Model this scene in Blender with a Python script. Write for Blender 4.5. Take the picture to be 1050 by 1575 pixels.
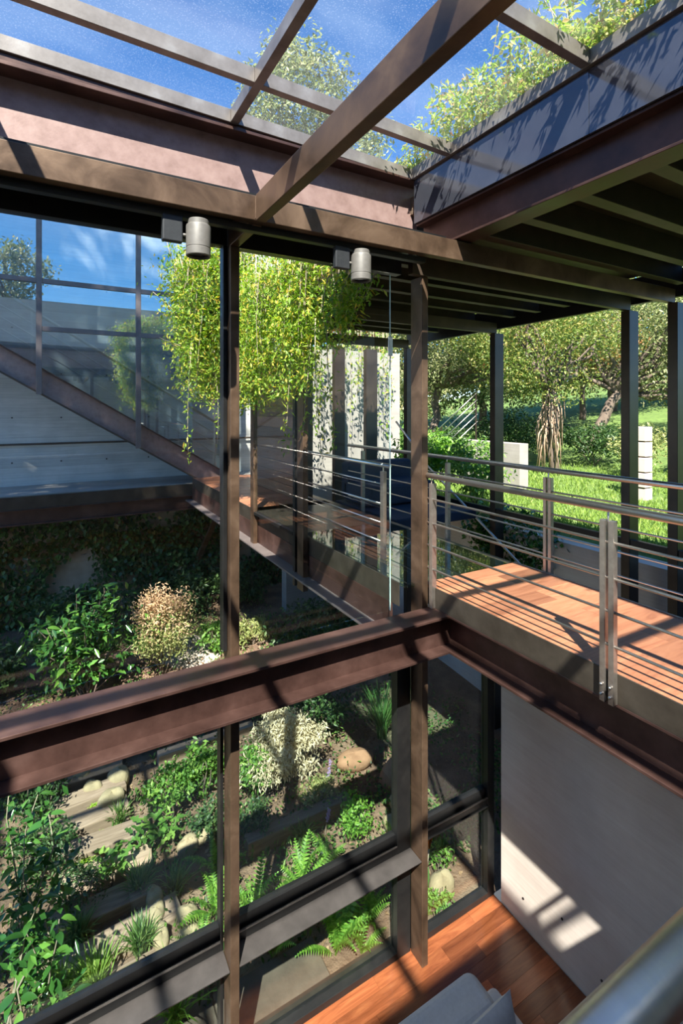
import bpy, math, random
import numpy as np
from mathutils import Vector, Matrix, Euler

for o in list(bpy.data.objects):
    bpy.data.objects.remove(o)
SC = bpy.context.scene
COL = SC.collection

# ------------------------------------------------------------------ camera
FPX = 765.55
cam_d = bpy.data.cameras.new('camera')
cam = bpy.data.objects.new('camera', cam_d)
COL.objects.link(cam)
cam.location = (0, 0, 1.5)
cam.rotation_euler = (math.radians(90), 0, -math.radians(29.83))
cam_d.sensor_fit = 'HORIZONTAL'
cam_d.sensor_width = 36.0
cam_d.lens = FPX / 1050 * 36.0
cam_d.shift_y = -(787.5 - 628.0) / 1050
cam_d.clip_start = 0.02
cam_d.clip_end = 400
SC.camera = cam

# ------------------------------------------------------------------ world
world = bpy.data.worlds.new('world')
SC.world = world
world.use_nodes = True
wn = world.node_tree
wn.nodes.clear()
w_out = wn.nodes.new('ShaderNodeOutputWorld')
w_bg = wn.nodes.new('ShaderNodeBackground')
w_sky = wn.nodes.new('ShaderNodeTexSky')
w_sky.sky_type = 'NISHITA'
w_sky.sun_disc = False
w_sky.sun_elevation = math.radians(50.5)
w_sky.sun_rotation = math.radians(213)
w_sky.altitude = 2200
w_sky.air_density = 1.0
w_sky.dust_density = 0.25
w_sky.ozone_density = 3.5
# thin streaky cloud veils over the whole sky
w_tc = wn.nodes.new('ShaderNodeTexCoord')
w_map = wn.nodes.new('ShaderNodeMapping')
w_map.inputs['Scale'].default_value = (1.2, 5.0, 5.0)
w_map.inputs['Rotation'].default_value = (0.2, 0.3, 0.7)
w_noi = wn.nodes.new('ShaderNodeTexNoise')
w_noi.inputs['Scale'].default_value = 1.3
w_noi.inputs['Detail'].default_value = 4
w_rmp = wn.nodes.new('ShaderNodeValToRGB')
w_rmp.color_ramp.elements[0].position = 0.48
w_rmp.color_ramp.elements[0].color = (0, 0, 0, 1)
w_rmp.color_ramp.elements[1].position = 0.85
w_rmp.color_ramp.elements[1].color = (0.22, 0.22, 0.22, 1)
w_mix = wn.nodes.new('ShaderNodeMixRGB')
w_mix.inputs['Color2'].default_value = (7.5, 8.0, 8.6, 1)
wn.links.new(w_tc.outputs['Generated'], w_map.inputs['Vector'])
wn.links.new(w_map.outputs['Vector'], w_noi.inputs['Vector'])
wn.links.new(w_noi.outputs['Fac'], w_rmp.inputs['Fac'])
wn.links.new(w_rmp.outputs['Color'], w_mix.inputs['Fac'])
w_hsv = wn.nodes.new('ShaderNodeHueSaturation')
w_hsv.inputs['Saturation'].default_value = 1.3
w_hsv.inputs['Value'].default_value = 1.05
wn.links.new(w_sky.outputs['Color'], w_hsv.inputs['Color'])
wn.links.new(w_hsv.outputs['Color'], w_mix.inputs['Color1'])
wn.links.new(w_mix.outputs['Color'], w_bg.inputs['Color'])
w_bg.inputs['Strength'].default_value = 0.155
wn.links.new(w_bg.outputs['Background'], w_out.inputs['Surface'])

# ------------------------------------------------------------------ sun
SUN = Vector((0.45, 0.69, -1.0)).normalized()          # the way the light travels
sun_d = bpy.data.lights.new('sun', 'SUN')
sun_d.energy = 9.0
sun_d.color = (1.0, 0.93, 0.82)
sun_d.angle = math.radians(0.55)
sun = bpy.data.objects.new('sun', sun_d)
COL.objects.link(sun)
sun.rotation_euler = SUN.to_track_quat('-Z', 'Y').to_euler()
sun.location = (-8, -12, 20)

# ------------------------------------------------------------------ exposure
SC.view_settings.view_transform = 'Standard'
SC.view_settings.look = 'None'
SC.view_settings.exposure = 1.0
SC.view_settings.gamma = 1.0
SC.view_settings.use_curve_mapping = False

random.seed(7)
RNG = np.random.default_rng(11)

# ================================================================== helpers
WL = {}                                                 # world location of each object


class MB:
    """collects solid shapes in world coordinates; build() links ONE mesh object"""

    def __init__(self):
        self.v = []
        self.f = []

    def add(self, vs, fs):
        n = len(self.v)
        self.v += [tuple(p) for p in vs]
        self.f += [tuple(i + n for i in f) for f in fs]
        return self

    def box(self, x0, x1, y0, y1, z0, z1):
        vs = [(x0, y0, z0), (x1, y0, z0), (x1, y1, z0), (x0, y1, z0),
              (x0, y0, z1), (x1, y0, z1), (x1, y1, z1), (x0, y1, z1)]
        return self.add(vs, [(0, 3, 2, 1), (4, 5, 6, 7), (0, 1, 5, 4), (1, 2, 6, 5), (2, 3, 7, 6), (3, 0, 4, 7)])

    def hexa(self, bot, top):
        return self.add(list(bot) + list(top), [(0, 3, 2, 1), (4, 5, 6, 7), (0, 1, 5, 4), (1, 2, 6, 5), (2, 3, 7, 6), (3, 0, 4, 7)])

    def prism(self, poly, off):
        """extrude a planar polygon (list of 3d points) by the vector off"""
        n = len(poly)
        off = Vector(off)
        a = [Vector(p) for p in poly]
        b = [p + off for p in a]
        fs = [tuple(range(n)), tuple(range(2 * n - 1, n - 1, -1))]
        for i in range(n):
            j = (i + 1) % n
            fs.append((i, i + n, j + n, j))
        return self.add(a + b, fs)

    def tube(self, pts, rad, n=10, caps=True):
        pts = [Vector(p) for p in pts]
        if not hasattr(rad, '__len__'):
            rad = [rad] * len(pts)
        base = len(self.v)
        ref = None
        for i, p in enumerate(pts):
            if i == 0:
                t = pts[1] - p
            elif i == len(pts) - 1:
                t = p - pts[i - 1]
            else:
                t = pts[i + 1] - pts[i - 1]
            t.normalize()
            if ref is None:
                ref = t.orthogonal().normalized()
            u = (ref - t * ref.dot(t))
            if u.length < 1e-5:
                u = t.orthogonal()
            u.normalize()
            ref = u
            w = t.cross(u)
            for k in range(n):
                a = 2 * math.pi * k / n
                self.v.append(tuple(p + (u * math.cos(a) + w * math.sin(a)) * rad[i]))
        for i in range(len(pts) - 1):
            for k in range(n):
                a = base + i * n + k
                b = base + i * n + (k + 1) % n
                self.f.append((a, b, b + n, a + n))
        if caps:
            self.f.append(tuple(base + k for k in range(n))[::-1])
            m = base + (len(pts) - 1) * n
            self.f.append(tuple(m + k for k in range(n)))
        return self

    def lathe(self, c, prof, n=32):
        """prof: list of (radius, z) turned about the vertical through c"""
        base = len(self.v)
        for r, z in prof:
            for k in range(n):
                a = 2 * math.pi * k / n
                self.v.append((c[0] + r * math.cos(a), c[1] + r * math.sin(a), c[2] + z))
        for i in range(len(prof) - 1):
            for k in range(n):
                a = base + i * n + k
                b = base + i * n + (k + 1) % n
                self.f.append((a, b, b + n, a + n))
        return self

    def build(self, name, mat, parent=None, bevel=0.0, smooth=False, base=True, seg=2):
        v = np.array(self.v, dtype=float)
        lo, hi = v.min(0), v.max(0)
        o = np.array([(lo[0] + hi[0]) / 2, (lo[1] + hi[1]) / 2, lo[2] if base else (lo[2] + hi[2]) / 2])
        me = bpy.data.meshes.new(name)
        me.from_pydata([tuple(p) for p in (v - o)], [], self.f)
        if smooth:
            me.polygons.foreach_set('use_smooth', [True] * len(me.polygons))
        me.materials.append(mat)
        me.update()
        return link(name, me, o, parent, bevel, seg)


def link(name, me, loc, parent=None, bevel=0.0, seg=2):
    ob = bpy.data.objects.new(name, me)
    COL.objects.link(ob)
    loc = Vector([float(c) for c in loc])
    if parent is not None:
        ob.parent = parent
        ob.location = loc - WL[parent.name]
    else:
        ob.location = loc
    WL[ob.name] = loc
    if bevel > 0:
        m = ob.modifiers.new('bevel', 'BEVEL')
        m.width = bevel
        m.segments = seg
        m.limit_method = 'ANGLE'
        m.angle_limit = math.radians(40)
    return ob


def empty(name, loc):
    ob = bpy.data.objects.new(name, None)
    ob.empty_display_size = 0.1
    COL.objects.link(ob)
    ob.location = loc
    WL[ob.name] = Vector(loc)
    return ob


def tag(o, label, cat, group=None, kind=None):
    o['label'] = label
    o['category'] = cat
    if group:
        o['group'] = group
    if kind:
        o['kind'] = kind
    return o


def B(x0, x1, y0, y1, z0, z1):
    return MB().box(x0, x1, y0, y1, z0, z1)


# ------------------------------------------------------------------ materials
def new_mat(name):
    m = bpy.data.materials.new(name)
    m.use_nodes = True
    nt = m.node_tree
    nt.nodes.clear()
    out = nt.nodes.new('ShaderNodeOutputMaterial')
    return m, nt, out


def nd(nt, typ, **kw):
    n = nt.nodes.new(typ)
    for k, v in kw.items():
        if k in n.inputs:
            n.inputs[k].default_value = v
        else:
            setattr(n, k, v)
    return n


def ramp(nt, fac, stops):
    r = nt.nodes.new('ShaderNodeValToRGB')
    el = r.color_ramp.elements
    while len(el) < len(stops):
        el.new(0.5)
    for e, (p, c) in zip(el, stops):
        e.position = p
        e.color = (c[0], c[1], c[2], 1)
    nt.links.new(fac, r.inputs['Fac'])
    return r.outputs['Color']


def coords(nt, scale=(1, 1, 1), kind='Object', rot=(0, 0, 0)):
    tc = nt.nodes.new('ShaderNodeTexCoord')
    mp = nt.nodes.new('ShaderNodeMapping')
    mp.inputs['Scale'].default_value = scale
    mp.inputs['Rotation'].default_value = rot
    nt.links.new(tc.outputs[kind], mp.inputs['Vector'])
    return mp.outputs['Vector']


def noise(nt, vec, scale, detail=5, rough=0.6, dist=0.0):
    n = nd(nt, 'ShaderNodeTexNoise', Scale=scale, Detail=detail, Roughness=rough, Distortion=dist)
    nt.links.new(vec, n.inputs['Vector'])
    return n.outputs['Fac']


def bump(nt, h, strength, dist=0.01):
    b = nd(nt, 'ShaderNodeBump', Strength=strength, Distance=dist)
    nt.links.new(h, b.inputs['Height'])
    return b.outputs['Normal']


def surf(name, stops, scale=4.0, rough=0.5, metal=0.0, stretch=(1, 1, 1), bmp=0.1, spec=0.5, rvar=0.0, detail=6, dist=0.0, rot=(0, 0, 0), bdist=0.004, fine=None):
    """general mottled procedural surface"""
    m, nt, out = new_mat(name)
    p = nd(nt, 'ShaderNodeBsdfPrincipled', Metallic=metal, Roughness=rough)
    p.inputs['Specular IOR Level'].default_value = spec
    vec = coords(nt, stretch, rot=rot)
    f = noise(nt, vec, scale, detail, 0.62, dist)
    c = ramp(nt, f, stops)
    nt.links.new(c, p.inputs['Base Color'])
    f2 = noise(nt, vec, fine or scale * 9, 4)
    if rvar:
        mr = nd(nt, 'ShaderNodeMapRange')
        mr.inputs['From Min'].default_value = 0.3
        mr.inputs['From Max'].default_value = 0.7
        mr.inputs['To Min'].default_value = max(0.02, rough - rvar)
        mr.inputs['To Max'].default_value = rough + rvar
        nt.links.new(f, mr.inputs['Value'])
        nt.links.new(mr.outputs['Result'], p.inputs['Roughness'])
    if bmp:
        nt.links.new(bump(nt, f2, bmp, bdist), p.inputs['Normal'])
    nt.links.new(p.outputs['BSDF'], out.inputs['Surface'])
    return m


def glass_mat(name, tint=(0.955, 0.98, 0.97), f0=0.04, boost=1.0, dirt=0.0, rough=0.0):
    """thin clear pane: straight-through transparency with a Fresnel mirror on top"""
    m, nt, out = new_mat(name)
    tr = nd(nt, 'ShaderNodeBsdfTransparent')
    tr.inputs['Color'].default_value = (*tint, 1)
    gl = nd(nt, 'ShaderNodeBsdfGlossy', Roughness=rough)
    gl.inputs['Color'].default_value = (1.0, 0.97, 0.93, 1)
    lw = nd(nt, 'ShaderNodeLayerWeight', Blend=0.5)
    pw = nd(nt, 'ShaderNodeMath', operation='POWER')
    pw.inputs[1].default_value = 5.0
    nt.links.new(lw.outputs['Facing'], pw.inputs[0])
    ma = nd(nt, 'ShaderNodeMath', operation='MULTIPLY_ADD')
    ma.inputs[1].default_value = (1 - f0) * boost
    ma.inputs[2].default_value = f0
    ma.use_clamp = True
    nt.links.new(pw.outputs[0], ma.inputs[0])
    mx = nd(nt, 'ShaderNodeMixShader')
    nt.links.new(ma.outputs[0], mx.inputs['Fac'])
    nt.links.new(tr.outputs[0], mx.inputs[1])
    nt.links.new(gl.outputs[0], mx.inputs[2])
    last = mx.outputs[0]
    if dirt:
        vec = coords(nt)
        vo = nd(nt, 'ShaderNodeTexVoronoi', Scale=70.0)
        nt.links.new(vec, vo.inputs['Vector'])
        f = ramp(nt, vo.outputs['Distance'], [(0.10, (1, 1, 1)), (0.32, (0, 0, 0))])
        sc = nd(nt, 'ShaderNodeMath', operation='MULTIPLY_ADD')
        sc.inputs[1].default_value = dirt
        sc.inputs[2].default_value = dirt * 0.25
        nt.links.new(f, sc.inputs[0])
        tl = nd(nt, 'ShaderNodeBsdfTranslucent')
        tl.inputs['Color'].default_value = (0.9, 0.9, 0.9, 1)
        m2 = nd(nt, 'ShaderNodeMixShader')
        nt.links.new(sc.outputs[0], m2.inputs['Fac'])
        nt.links.new(last, m2.inputs[1])
        nt.links.new(tl.outputs[0], m2.inputs[2])
        last = m2.outputs[0]
    nt.links.new(last, out.inputs['Surface'])
    return m


def leaf_mat(name, stops, rough=0.45, trans=0.35, spec=0.4):
    """foliage: colour varies from leaf to leaf, some light passes through"""
    m, nt, out = new_mat(name)
    ge = nd(nt, 'ShaderNodeNewGeometry')
    oi = nd(nt, 'ShaderNodeObjectInfo')
    ad = nd(nt, 'ShaderNodeMath', operation='ADD')
    nt.links.new(ge.outputs['Random Per Island'], ad.inputs[0])
    nt.links.new(oi.outputs['Random'], ad.inputs[1])
    fr = nd(nt, 'ShaderNodeMath', operation='FRACT')
    nt.links.new(ad.outputs[0], fr.inputs[0])
    c = ramp(nt, fr.outputs[0], stops)
    p = nd(nt, 'ShaderNodeBsdfPrincipled', Roughness=rough)
    p.inputs['Specular IOR Level'].default_value = spec
    nt.links.new(c, p.inputs['Base Color'])
    t = nd(nt, 'ShaderNodeBsdfTranslucent')
    hs = nd(nt, 'ShaderNodeHueSaturation', Saturation=1.1, Value=1.5)
    nt.links.new(c, hs.inputs['Color'])
    nt.links.new(hs.outputs['Color'], t.inputs['Color'])
    mx = nd(nt, 'ShaderNodeMixShader', Fac=trans)
    nt.links.new(p.outputs[0], mx.inputs[1])
    nt.links.new(t.outputs[0], mx.inputs[2])
    nt.links.new(mx.outputs[0], out.inputs['Surface'])
    return m


def wood_mat(name, stops, axis=0, rough=0.28, scale=5.0, along=0.12):
    """planks: grain stretched along one axis, tone varies from plank to plank"""
    m, nt, out = new_mat(name)
    st = [1.0, 1.0, 1.0]
    st[axis] = along
    tc = nt.nodes.new('ShaderNodeTexCoord')
    oi = nd(nt, 'ShaderNodeObjectInfo')
    va = nd(nt, 'ShaderNodeVectorMath', operation='ADD')
    nt.links.new(tc.outputs['Object'], va.inputs[0])
    ml = nd(nt, 'ShaderNodeMath', operation='MULTIPLY')
    ml.inputs[1].default_value = 37.0
    nt.links.new(oi.outputs['Random'], ml.inputs[0])
    nt.links.new(ml.outputs[0], va.inputs[1])
    mp = nt.nodes.new('ShaderNodeMapping')
    mp.inputs['Scale'].default_value = st
    nt.links.new(va.outputs[0], mp.inputs['Vector'])
    f = noise(nt, mp.outputs[0], scale * 3, 6, 0.65, 1.6)
    c = ramp(nt, f, stops)
    hs = nd(nt, 'ShaderNodeHueSaturation')
    mr = nd(nt, 'ShaderNodeMapRange')
    mr.inputs['To Min'].default_value = 0.55
    mr.inputs['To Max'].default_value = 1.25
    nt.links.new(oi.outputs['Random'], mr.inputs['Value'])
    nt.links.new(mr.outputs[0], hs.inputs['Value'])
    nt.links.new(c, hs.inputs['Color'])
    p = nd(nt, 'ShaderNodeBsdfPrincipled', Roughness=rough)
    nt.links.new(hs.outputs[0], p.inputs['Base Color'])
    nt.links.new(bump(nt, f, 0.08, 0.002), p.inputs['Normal'])
    nt.links.new(p.outputs[0], out.inputs['Surface'])
    return m


def concrete_mat(name, c0, c1, boards=0.0, rough=0.75):
    """cast concrete; boards > 0 adds horizontal formwork lines that far apart and tie holes"""
    m, nt, out = new_mat(name)
    p = nd(nt, 'ShaderNodeBsdfPrincipled', Roughness=rough)
    p.inputs['Specular IOR Level'].default_value = 0.35
    vec = coords(nt, (1, 1, 1))
    f = noise(nt, vec, 1.7, 7, 0.65)
    c = ramp(nt, f, [(0.3, c0), (0.7, c1)])
    vs = coords(nt, (0.35, 0.35, 9))
    fs = noise(nt, vs, 3.0, 5, 0.7)
    mx = nd(nt, 'ShaderNodeMixRGB', blend_type='OVERLAY', Fac=0.35 if boards else 0.2)
    nt.links.new(c, mx.inputs['Color1'])
    nt.links.new(fs, mx.inputs['Color2'])
    last = mx.outputs[0]
    h = fs
    if boards:
        tc = nt.nodes.new('ShaderNodeTexCoord')
        sp = nd(nt, 'ShaderNodeSeparateXYZ')
        nt.links.new(tc.outputs['Object'], sp.inputs[0])
        dv = nd(nt, 'ShaderNodeMath', operation='DIVIDE')
        dv.inputs[1].default_value = boards
        nt.links.new(sp.outputs['Z'], dv.inputs[0])
        fr = nd(nt, 'ShaderNodeMath', operation='FRACT')
        nt.links.new(dv.outputs[0], fr.inputs[0])
        ln = ramp(nt, fr.outputs[0], [(0.0, (0.72, 0.72, 0.72)), (0.07, (1, 1, 1))])
        fl = nd(nt, 'ShaderNodeMath', operation='FLOOR')
        nt.links.new(dv.outputs[0], fl.inputs[0])
        wh = nd(nt, 'ShaderNodeTexWhiteNoise', noise_dimensions='1D')
        nt.links.new(fl.outputs[0], wh.inputs['W'])
        tone = ramp(nt, wh.outputs['Value'], [(0, (0.82, 0.82, 0.82)), (1, (1.0, 1.0, 1.0))])
        m1 = nd(nt, 'ShaderNodeMixRGB', blend_type='MULTIPLY', Fac=1.0)
        nt.links.new(last, m1.inputs['Color1'])
        nt.links.new(ln, m1.inputs['Color2'])
        m2 = nd(nt, 'ShaderNodeMixRGB', blend_type='MULTIPLY', Fac=1.0)
        nt.links.new(m1.outputs[0], m2.inputs['Color1'])
        nt.links.new(tone, m2.inputs['Color2'])
        last = m2.outputs[0]
    nt.links.new(last, p.inputs['Base Color'])
    nt.links.new(bump(nt, h, 0.18, 0.006), p.inputs['Normal'])
    nt.links.new(p.outputs[0], out.inputs['Surface'])
    return m


M = {}
M['tube'] = surf('patinated_steel', [(0.25, (0.050, 0.030, 0.020)), (0.5, (0.125, 0.075, 0.048)), (0.78, (0.23, 0.145, 0.095))], scale=3.2, rough=0.40, metal=0.5, bmp=0.06, rvar=0.1, dist=0.6)
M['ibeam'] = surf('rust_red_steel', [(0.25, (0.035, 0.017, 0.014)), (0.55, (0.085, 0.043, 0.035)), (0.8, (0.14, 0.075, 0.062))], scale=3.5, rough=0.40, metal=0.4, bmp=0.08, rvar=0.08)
M['pinkbeam'] = surf('sunlit_rust_steel', [(0.2, (0.19, 0.11, 0.095)), (0.5, (0.30, 0.19, 0.17)), (0.8, (0.38, 0.255, 0.23))], scale=9, rough=0.5, metal=0.2, bmp=0.12)  # lighter copy of the rust-red steel, sunlight on the webs in its colour
M['bar'] = surf('skylit_grey_steel', [(0.25, (0.15, 0.125, 0.11)), (0.6, (0.27, 0.235, 0.215)), (0.8, (0.36, 0.33, 0.31))], scale=6, rough=0.38, metal=0.45, bmp=0.06)  # same steel as the beams, with the light of the sky in its grey
M['joist'] = surf('dark_brown_joist_steel', [(0.3, (0.040, 0.026, 0.018)), (0.7, (0.085, 0.058, 0.040))], scale=3, rough=0.5, metal=0.2, bmp=0.05)
M['plate'] = surf('blackened_steel_plate', [(0.3, (0.045, 0.036, 0.028)), (0.7, (0.085, 0.070, 0.056))], scale=5, rough=0.35, metal=0.4, bmp=0.05)
M['blueplate'] = surf('glossy_slate_steel', [(0.3, (0.070, 0.073, 0.095)), (0.7, (0.100, 0.102, 0.125))], scale=2.5, rough=0.10, metal=0.45, bmp=0.0, spec=1.0)
M['shelf'] = surf('dark_shelf_steel', [(0.3, (0.055, 0.047, 0.045)), (0.7, (0.095, 0.082, 0.078))], scale=5, rough=0.42, metal=0.3, bmp=0.05)
M['black'] = surf('black_aluminium', [(0.3, (0.010, 0.010, 0.011)), (0.7, (0.020, 0.019, 0.019))], scale=8, rough=0.38, metal=0.2, bmp=0.03)
M['darkcol'] = surf('dark_column_steel', [(0.3, (0.030, 0.020, 0.016)), (0.7, (0.065, 0.046, 0.036))], scale=3, rough=0.36, metal=0.35, bmp=0.05)
M['gridsteel'] = surf('mauve_grey_steel', [(0.3, (0.115, 0.092, 0.090)), (0.7, (0.18, 0.148, 0.145))], scale=4, rough=0.5, metal=0.2, bmp=0.05)
M['stainless'] = surf('brushed_stainless', [(0.3, (0.62, 0.58, 0.55)), (0.7, (0.76, 0.72, 0.69))], scale=20, rough=0.36, metal=1.0, bmp=0.03, stretch=(1, 0.05, 1))
M['palerail'] = surf('bright_lit_rail', [(0.3, (0.50, 0.50, 0.49)), (0.7, (0.62, 0.62, 0.60))], scale=9, rough=0.35, metal=0.3, bmp=0)  # stainless stair rails, their brightness in the light put into this grey
M['railpost'] = surf('satin_steel_post', [(0.3, (0.33, 0.28, 0.25)), (0.7, (0.46, 0.41, 0.37))], scale=20, rough=0.36, metal=0.85, bmp=0.03)
M['lamp'] = surf('cast_grey_lamp', [(0.3, (0.15, 0.135, 0.122)), (0.7, (0.19, 0.172, 0.157))], scale=30, rough=0.5, metal=0.2, bmp=0.04)
M['lampblack'] = surf('black_lamp_box', [(0.3, (0.020, 0.021, 0.024)), (0.7, (0.030, 0.031, 0.034))], scale=30, rough=0.45, bmp=0.05)
M['lens'] = surf('dark_lamp_lens', [(0.3, (0.012, 0.012, 0.012)), (0.7, (0.02, 0.02, 0.02))], scale=9, rough=0.15, bmp=0)
M['glass'] = glass_mat('clear_glass')
M['gridglass'] = glass_mat('reflective_glass', tint=(0.80, 0.87, 0.90), f0=0.26)
M['skyglass'] = glass_mat('speckled_roof_glass', tint=(0.93, 0.97, 0.98), f0=0.03, dirt=0.045)
M['floorglass'] = glass_mat('green_floor_glass', tint=(0.70, 0.84, 0.78), f0=0.09)
M['glassedge'] = surf('pale_glass_edge', [(0.3, (0.45, 0.60, 0.58)), (0.7, (0.60, 0.74, 0.72))], scale=8, rough=0.2, bmp=0)
M['deck'] = wood_mat('red_brown_deck', [(0.25, (0.24, 0.085, 0.042)), (0.5, (0.37, 0.15, 0.078)), (0.8, (0.47, 0.21, 0.115))], axis=0, rough=0.38)
M['floorwood'] = wood_mat('polished_red_floor', [(0.2, (0.10, 0.026, 0.010)), (0.5, (0.235, 0.070, 0.027)), (0.8, (0.35, 0.12, 0.046))], axis=0, rough=0.25)
M['cladding'] = wood_mat('tan_wood_cladding', [(0.25, (0.19, 0.095, 0.055)), (0.8, (0.36, 0.19, 0.11))], axis=1, rough=0.5)
M['timber'] = wood_mat('weathered_timber', [(0.25, (0.17, 0.115, 0.08)), (0.5, (0.30, 0.215, 0.155)), (0.8, (0.43, 0.32, 0.24))], axis=0, rough=0.85)
M['tread'] = surf('pale_stair_tread', [(0.3, (0.30, 0.24, 0.19)), (0.7, (0.42, 0.34, 0.28))], scale=6, rough=0.6)
M['concrete'] = concrete_mat('warm_grey_concrete', (0.55, 0.455, 0.40), (0.68, 0.575, 0.515))
M['boardconc'] = concrete_mat('board_marked_concrete', (0.42, 0.42, 0.41), (0.58, 0.58, 0.565), boards=0.21)
M['paleconc'] = concrete_mat('pale_concrete', (0.27, 0.255, 0.235), (0.36, 0.345, 0.32))
M['plaster'] = surf('weathered_plaster', [(0.3, (0.27, 0.215, 0.165)), (0.7, (0.47, 0.39, 0.31))], scale=2, rough=0.9, bmp=0.3)
M['houseplaster'] = surf('house_plaster', [(0.3, (0.56, 0.52, 0.47)), (0.7, (0.66, 0.62, 0.57))], scale=2, rough=0.9, bmp=0.1)
M['terracotta'] = surf('terracotta_brick', [(0.3, (0.40, 0.17, 0.08)), (0.7, (0.58, 0.29, 0.15))], scale=3, rough=0.9, bmp=0.2)
M['soil'] = surf('dry_leafy_soil', [(0.25, (0.055, 0.036, 0.024)), (0.5, (0.155, 0.10, 0.066)), (0.75, (0.29, 0.20, 0.135))], scale=2.4, rough=0.95, bmp=0.9, bdist=0.03, fine=26)
M['gravel'] = surf('pale_gravel', [(0.25, (0.25, 0.21, 0.17)), (0.75, (0.62, 0.55, 0.46))], scale=22, rough=0.95, bmp=0.8, bdist=0.03, fine=40)
M['turf'] = surf('lawn_soil', [(0.25, (0.05, 0.09, 0.02)), (0.75, (0.16, 0.26, 0.05))], scale=5, rough=0.95, bmp=0.6, bdist=0.03)
M['stone'] = surf('ochre_boulder', [(0.25, (0.16, 0.125, 0.075)), (0.5, (0.31, 0.25, 0.15)), (0.8, (0.43, 0.37, 0.26))], scale=3, rough=0.85, bmp=0.4, bdist=0.02)
M['redstone'] = surf('reddish_stone', [(0.25, (0.20, 0.10, 0.055)), (0.8, (0.40, 0.24, 0.14))], scale=3, rough=0.85, bmp=0.4, bdist=0.02)
M['slab'] = surf('dark_paving_stone', [(0.25, (0.040, 0.032, 0.024)), (0.5, (0.085, 0.068, 0.050)), (0.8, (0.15, 0.125, 0.095))], scale=2.5, rough=0.8, bmp=0.4, bdist=0.01)
M['sofa'] = surf('pale_grey_fabric', [(0.3, (0.60, 0.575, 0.56)), (0.7, (0.68, 0.655, 0.64))], scale=40, rough=0.95, bmp=0.25, spec=0.2, fine=500)
M['bluefab'] = surf('navy_fabric', [(0.3, (0.020, 0.028, 0.052)), (0.7, (0.035, 0.045, 0.075))], scale=40, rough=0.9, bmp=0.2)
M['bark'] = surf('grey_brown_bark', [(0.3, (0.075, 0.055, 0.042)), (0.7, (0.21, 0.165, 0.13))], scale=6, rough=0.95, stretch=(1, 1, 0.25), bmp=0.7, bdist=0.02)
M['palestem'] = surf('pale_stem_bark', [(0.3, (0.26, 0.21, 0.15)), (0.7, (0.45, 0.38, 0.29))], scale=6, rough=0.9, stretch=(1, 1, 0.25), bmp=0.4)
M['vineleaf'] = leaf_mat('vine_leaf', [(0.0, (0.10, 0.21, 0.025)), (0.4, (0.22, 0.36, 0.045)), (0.75, (0.36, 0.46, 0.07)), (0.92, (0.55, 0.48, 0.08)), (1.0, (0.60, 0.40, 0.08))], trans=0.45)
M['roofleaf'] = leaf_mat('roof_shrub_leaf', [(0.0, (0.11, 0.21, 0.03)), (0.4, (0.27, 0.38, 0.07)), (0.7, (0.40, 0.42, 0.12)), (0.93, (0.45, 0.36, 0.16)), (1.0, (0.34, 0.18, 0.09))], trans=0.4)
M['ivyleaf'] = leaf_mat('ivy_leaf', [(0.0, (0.028, 0.060, 0.022)), (0.6, (0.055, 0.125, 0.038)), (0.9, (0.11, 0.20, 0.05)), (1.0, (0.24, 0.14, 0.04))], trans=0.2, rough=0.35)
M['glossleaf'] = leaf_mat('glossy_leaf', [(0.0, (0.022, 0.075, 0.018)), (0.6, (0.05, 0.15, 0.03)), (1.0, (0.14, 0.30, 0.05))], trans=0.22, rough=0.2, spec=0.7)
M['midleaf'] = leaf_mat('mid_green_leaf', [(0.0, (0.05, 0.13, 0.025)), (0.6, (0.13, 0.27, 0.05)), (1.0, (0.27, 0.42, 0.09))], trans=0.35)
M['darkleaf'] = leaf_mat('dark_green_leaf', [(0.0, (0.02, 0.05, 0.018)), (0.6, (0.045, 0.10, 0.03)), (1.0, (0.10, 0.17, 0.05))], trans=0.3)
M['coverleaf'] = leaf_mat('ground_cover_leaf', [(0.0, (0.025, 0.06, 0.018)), (0.55, (0.06, 0.14, 0.03)), (0.9, (0.14, 0.24, 0.05)), (1.0, (0.25, 0.30, 0.09))], trans=0.3)
M['nandleaf'] = leaf_mat('feathery_olive_leaf', [(0.0, (0.13, 0.17, 0.055)), (0.6, (0.27, 0.31, 0.11)), (1.0, (0.40, 0.38, 0.16))], trans=0.35)
M['pinkleaf'] = leaf_mat('pink_flower_leaf', [(0.0, (0.42, 0.30, 0.17)), (0.5, (0.56, 0.38, 0.26)), (1.0, (0.60, 0.44, 0.24))], trans=0.35)
M['paleleaf'] = leaf_mat('dry_pale_leaf', [(0.0, (0.42, 0.36, 0.22)), (0.6, (0.62, 0.55, 0.38)), (1.0, (0.72, 0.66, 0.48))], trans=0.3)
M['treeleaf'] = leaf_mat('oak_leaf', [(0.0, (0.10, 0.13, 0.05)), (0.5, (0.20, 0.24, 0.095)), (0.85, (0.33, 0.35, 0.17)), (1.0, (0.46, 0.42, 0.24))], trans=0.35)
M['yellowleaf'] = leaf_mat('yellow_green_leaf', [(0.0, (0.08, 0.14, 0.03)), (0.5, (0.17, 0.24, 0.055)), (0.85, (0.30, 0.32, 0.09)), (1.0, (0.42, 0.34, 0.11))], trans=0.4)
M['orangeleaf'] = leaf_mat('rusty_leaf', [(0.0, (0.38, 0.17, 0.06)), (0.6, (0.55, 0.29, 0.12)), (1.0, (0.55, 0.40, 0.22))], trans=0.35)
M['fern'] = leaf_mat('fern_leaf', [(0.0, (0.07, 0.19, 0.025)), (0.6, (0.15, 0.32, 0.04)), (1.0, (0.25, 0.43, 0.07))], trans=0.4)
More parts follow.
